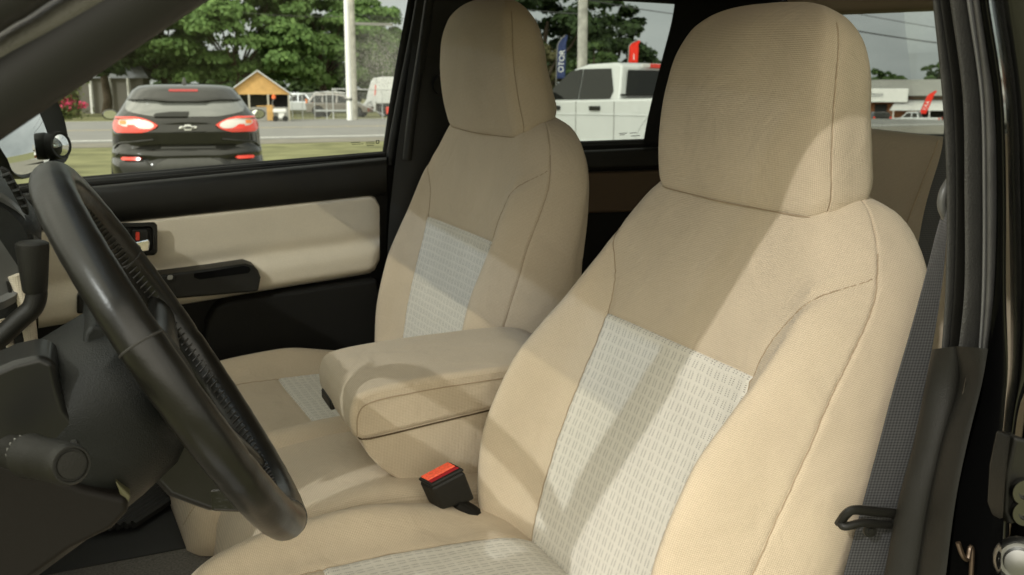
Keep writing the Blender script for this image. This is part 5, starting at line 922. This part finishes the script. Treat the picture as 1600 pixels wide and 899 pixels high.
f3, zb, hg = flag('red feather flag with white letters in front of the brown building', 1438, 118, 142, 178, .75, .95, (.75, .035, .02), z0=-1.9); text('KIA'[0:0]+'YAA', .62, LETW, f3, (.72, -.06, zb+hg*.36), (math.pi/2, -math.pi/2+.38, 0), ext=.01)
# ------------------------------------------------------------------ brown shop building seen through the back window
DB = 132; pb = WD(1430, 154, DB); azb = HDG+math.atan((1430-800)/F); ZB0 = -2.1
sb_ = wthing('shop_building', 'long brown wooden shop with grey metal roof seen through the back window', 'building', (pb[0], pb[1], ZB0), -azb); zB = lambda y: CH+(153.8-y)/F*DB-ZB0; xB = lambda x: (x-1430)/F*DB*1.1
BRICK = mat('brown_boards', (.24, .105, .05), .85, .2, noise=.2, nscale=2); SROOF = mat('grey_metal_roof', (.23, .23, .215), .6, .3, noise=.08, nscale=.6)
m = MB(); m.box(((xB(1300)+xB(1560))/2, 4, zB(149)/2), (xB(1560)-xB(1300), 8, zB(149))); m.build('wall', BRICK, sb_); m = MB(); m.prism([(xB(1290), -1.2, zB(150)), (xB(1570), -1.2, zB(150)), (xB(1570), 4, zB(126)), (xB(1290), 4, zB(126))], (0, .3, .15)); m.build('roof', SROOF, sb_)
m = MB(); m.box((xB(1430), -.6, zB(152)), (xB(1570)-xB(1290), .25, .35)); m.build('fascia', mat('dark_fascia', (.07, .04, .025), .8), sb_)
m = MB(); m.prism([(xB(1398), -2.6, zB(172.5)), (xB(1560), -2.6, zB(172.5)), (xB(1560), -.1, zB(157)), (xB(1406), -.1, zB(157))], (0, .05, .12)); m.build('awning', mat('awning_cloth', (.5, .5, .49), .8, .1), sb_)
for x in (1403, 1450, 1500): m = MB(); m.tube([(xB(x), -2.5, 0), (xB(x), -2.5, zB(172))], .08, 8); m.build('awning_post', CW, sb_)
m = MB(); m.box((xB(1470), -.05, zB(185)), (7, .1, 2.2)); m.build('shop_front', DARKW, sb_); m = MB(); m.box((xB(1412.5), -.05, zB(167)), (.45, .08, .5)); m.build('window', TINT, sb_); m = MB(); m.box((xB(1385), -.05, zB(178)), (1.6, .08, 2.6)); m.build('doorway', DARKW, sb_)
m = MB(); m.box((xB(1386), -1.4, zB(149.5)), (xB(1409)-xB(1340), .2, zB(139)-zB(160))); sg = m.build('sign_board', CW, sb_, bevel=.12, seg=4); 
lt_ = text('otton', .95, mat('sign_grey', (.10, .11, .11), .7), sb_, (xB(1375.5), -1.53, zB(148.5)), (math.pi/2, 0, 0), ext=.01, shear=.25)
wr_ = rzof(-.80, .55)
wk = vehicle('white_pickup', 'distant white pickup parked under the red flag by the shop', 'pickup truck', (lambda p: (p[0], p[1], gz(p[0], p[1])+.02))(WD(1432, 154, 112)), wr_, 1.95, pkL, pkU, pkW, (1.7, -1.6), WPAINT, None, .80, .42, .05, ((-.60, 1.15), (-.44, 1.66), .82, -.02))
m = MB(); m.box((-2.72, 0, .9), (.04, 1.5, .3)); m.build('tailgate', WPAINT, wk, bevel=.02); m = MB(); m.box((-2.76, 0, .56), (.12, 1.8, .16)); m.build('bumper', STEEL, wk, bevel=.03)
for s_ in (1, -1): m = MB(); m.box((-2.7, s_*.88, .95), (.1, .14, .4)); m.build('tail_light', REDL, wk, bevel=.02)
ds = vehicle('dark_suv', 'dark suv parked below the white shop sign', 'suv', (lambda p: (p[0], p[1], gz(p[0], p[1])+.02))(WD(1374, 154, 108)), rzof(.15, .98), 2.0, suvL, suvU, suvW, (1.4, -1.35), PAINTBLK, None, .78, .38, .05, ((-2.18, 1.10), (-1.78, 1.58), .85, -.02))
for s_ in (1, -1): m = MB(); m.box((-2.24, s_*.84, 1.0), (.1, .18, .36)); m.build('tail_light', REDL, ds, bevel=.02)
m = MB(); m.box((-2.27, 0, .80), (.04, .5, .2)); m.build('number_plate', CW, ds)
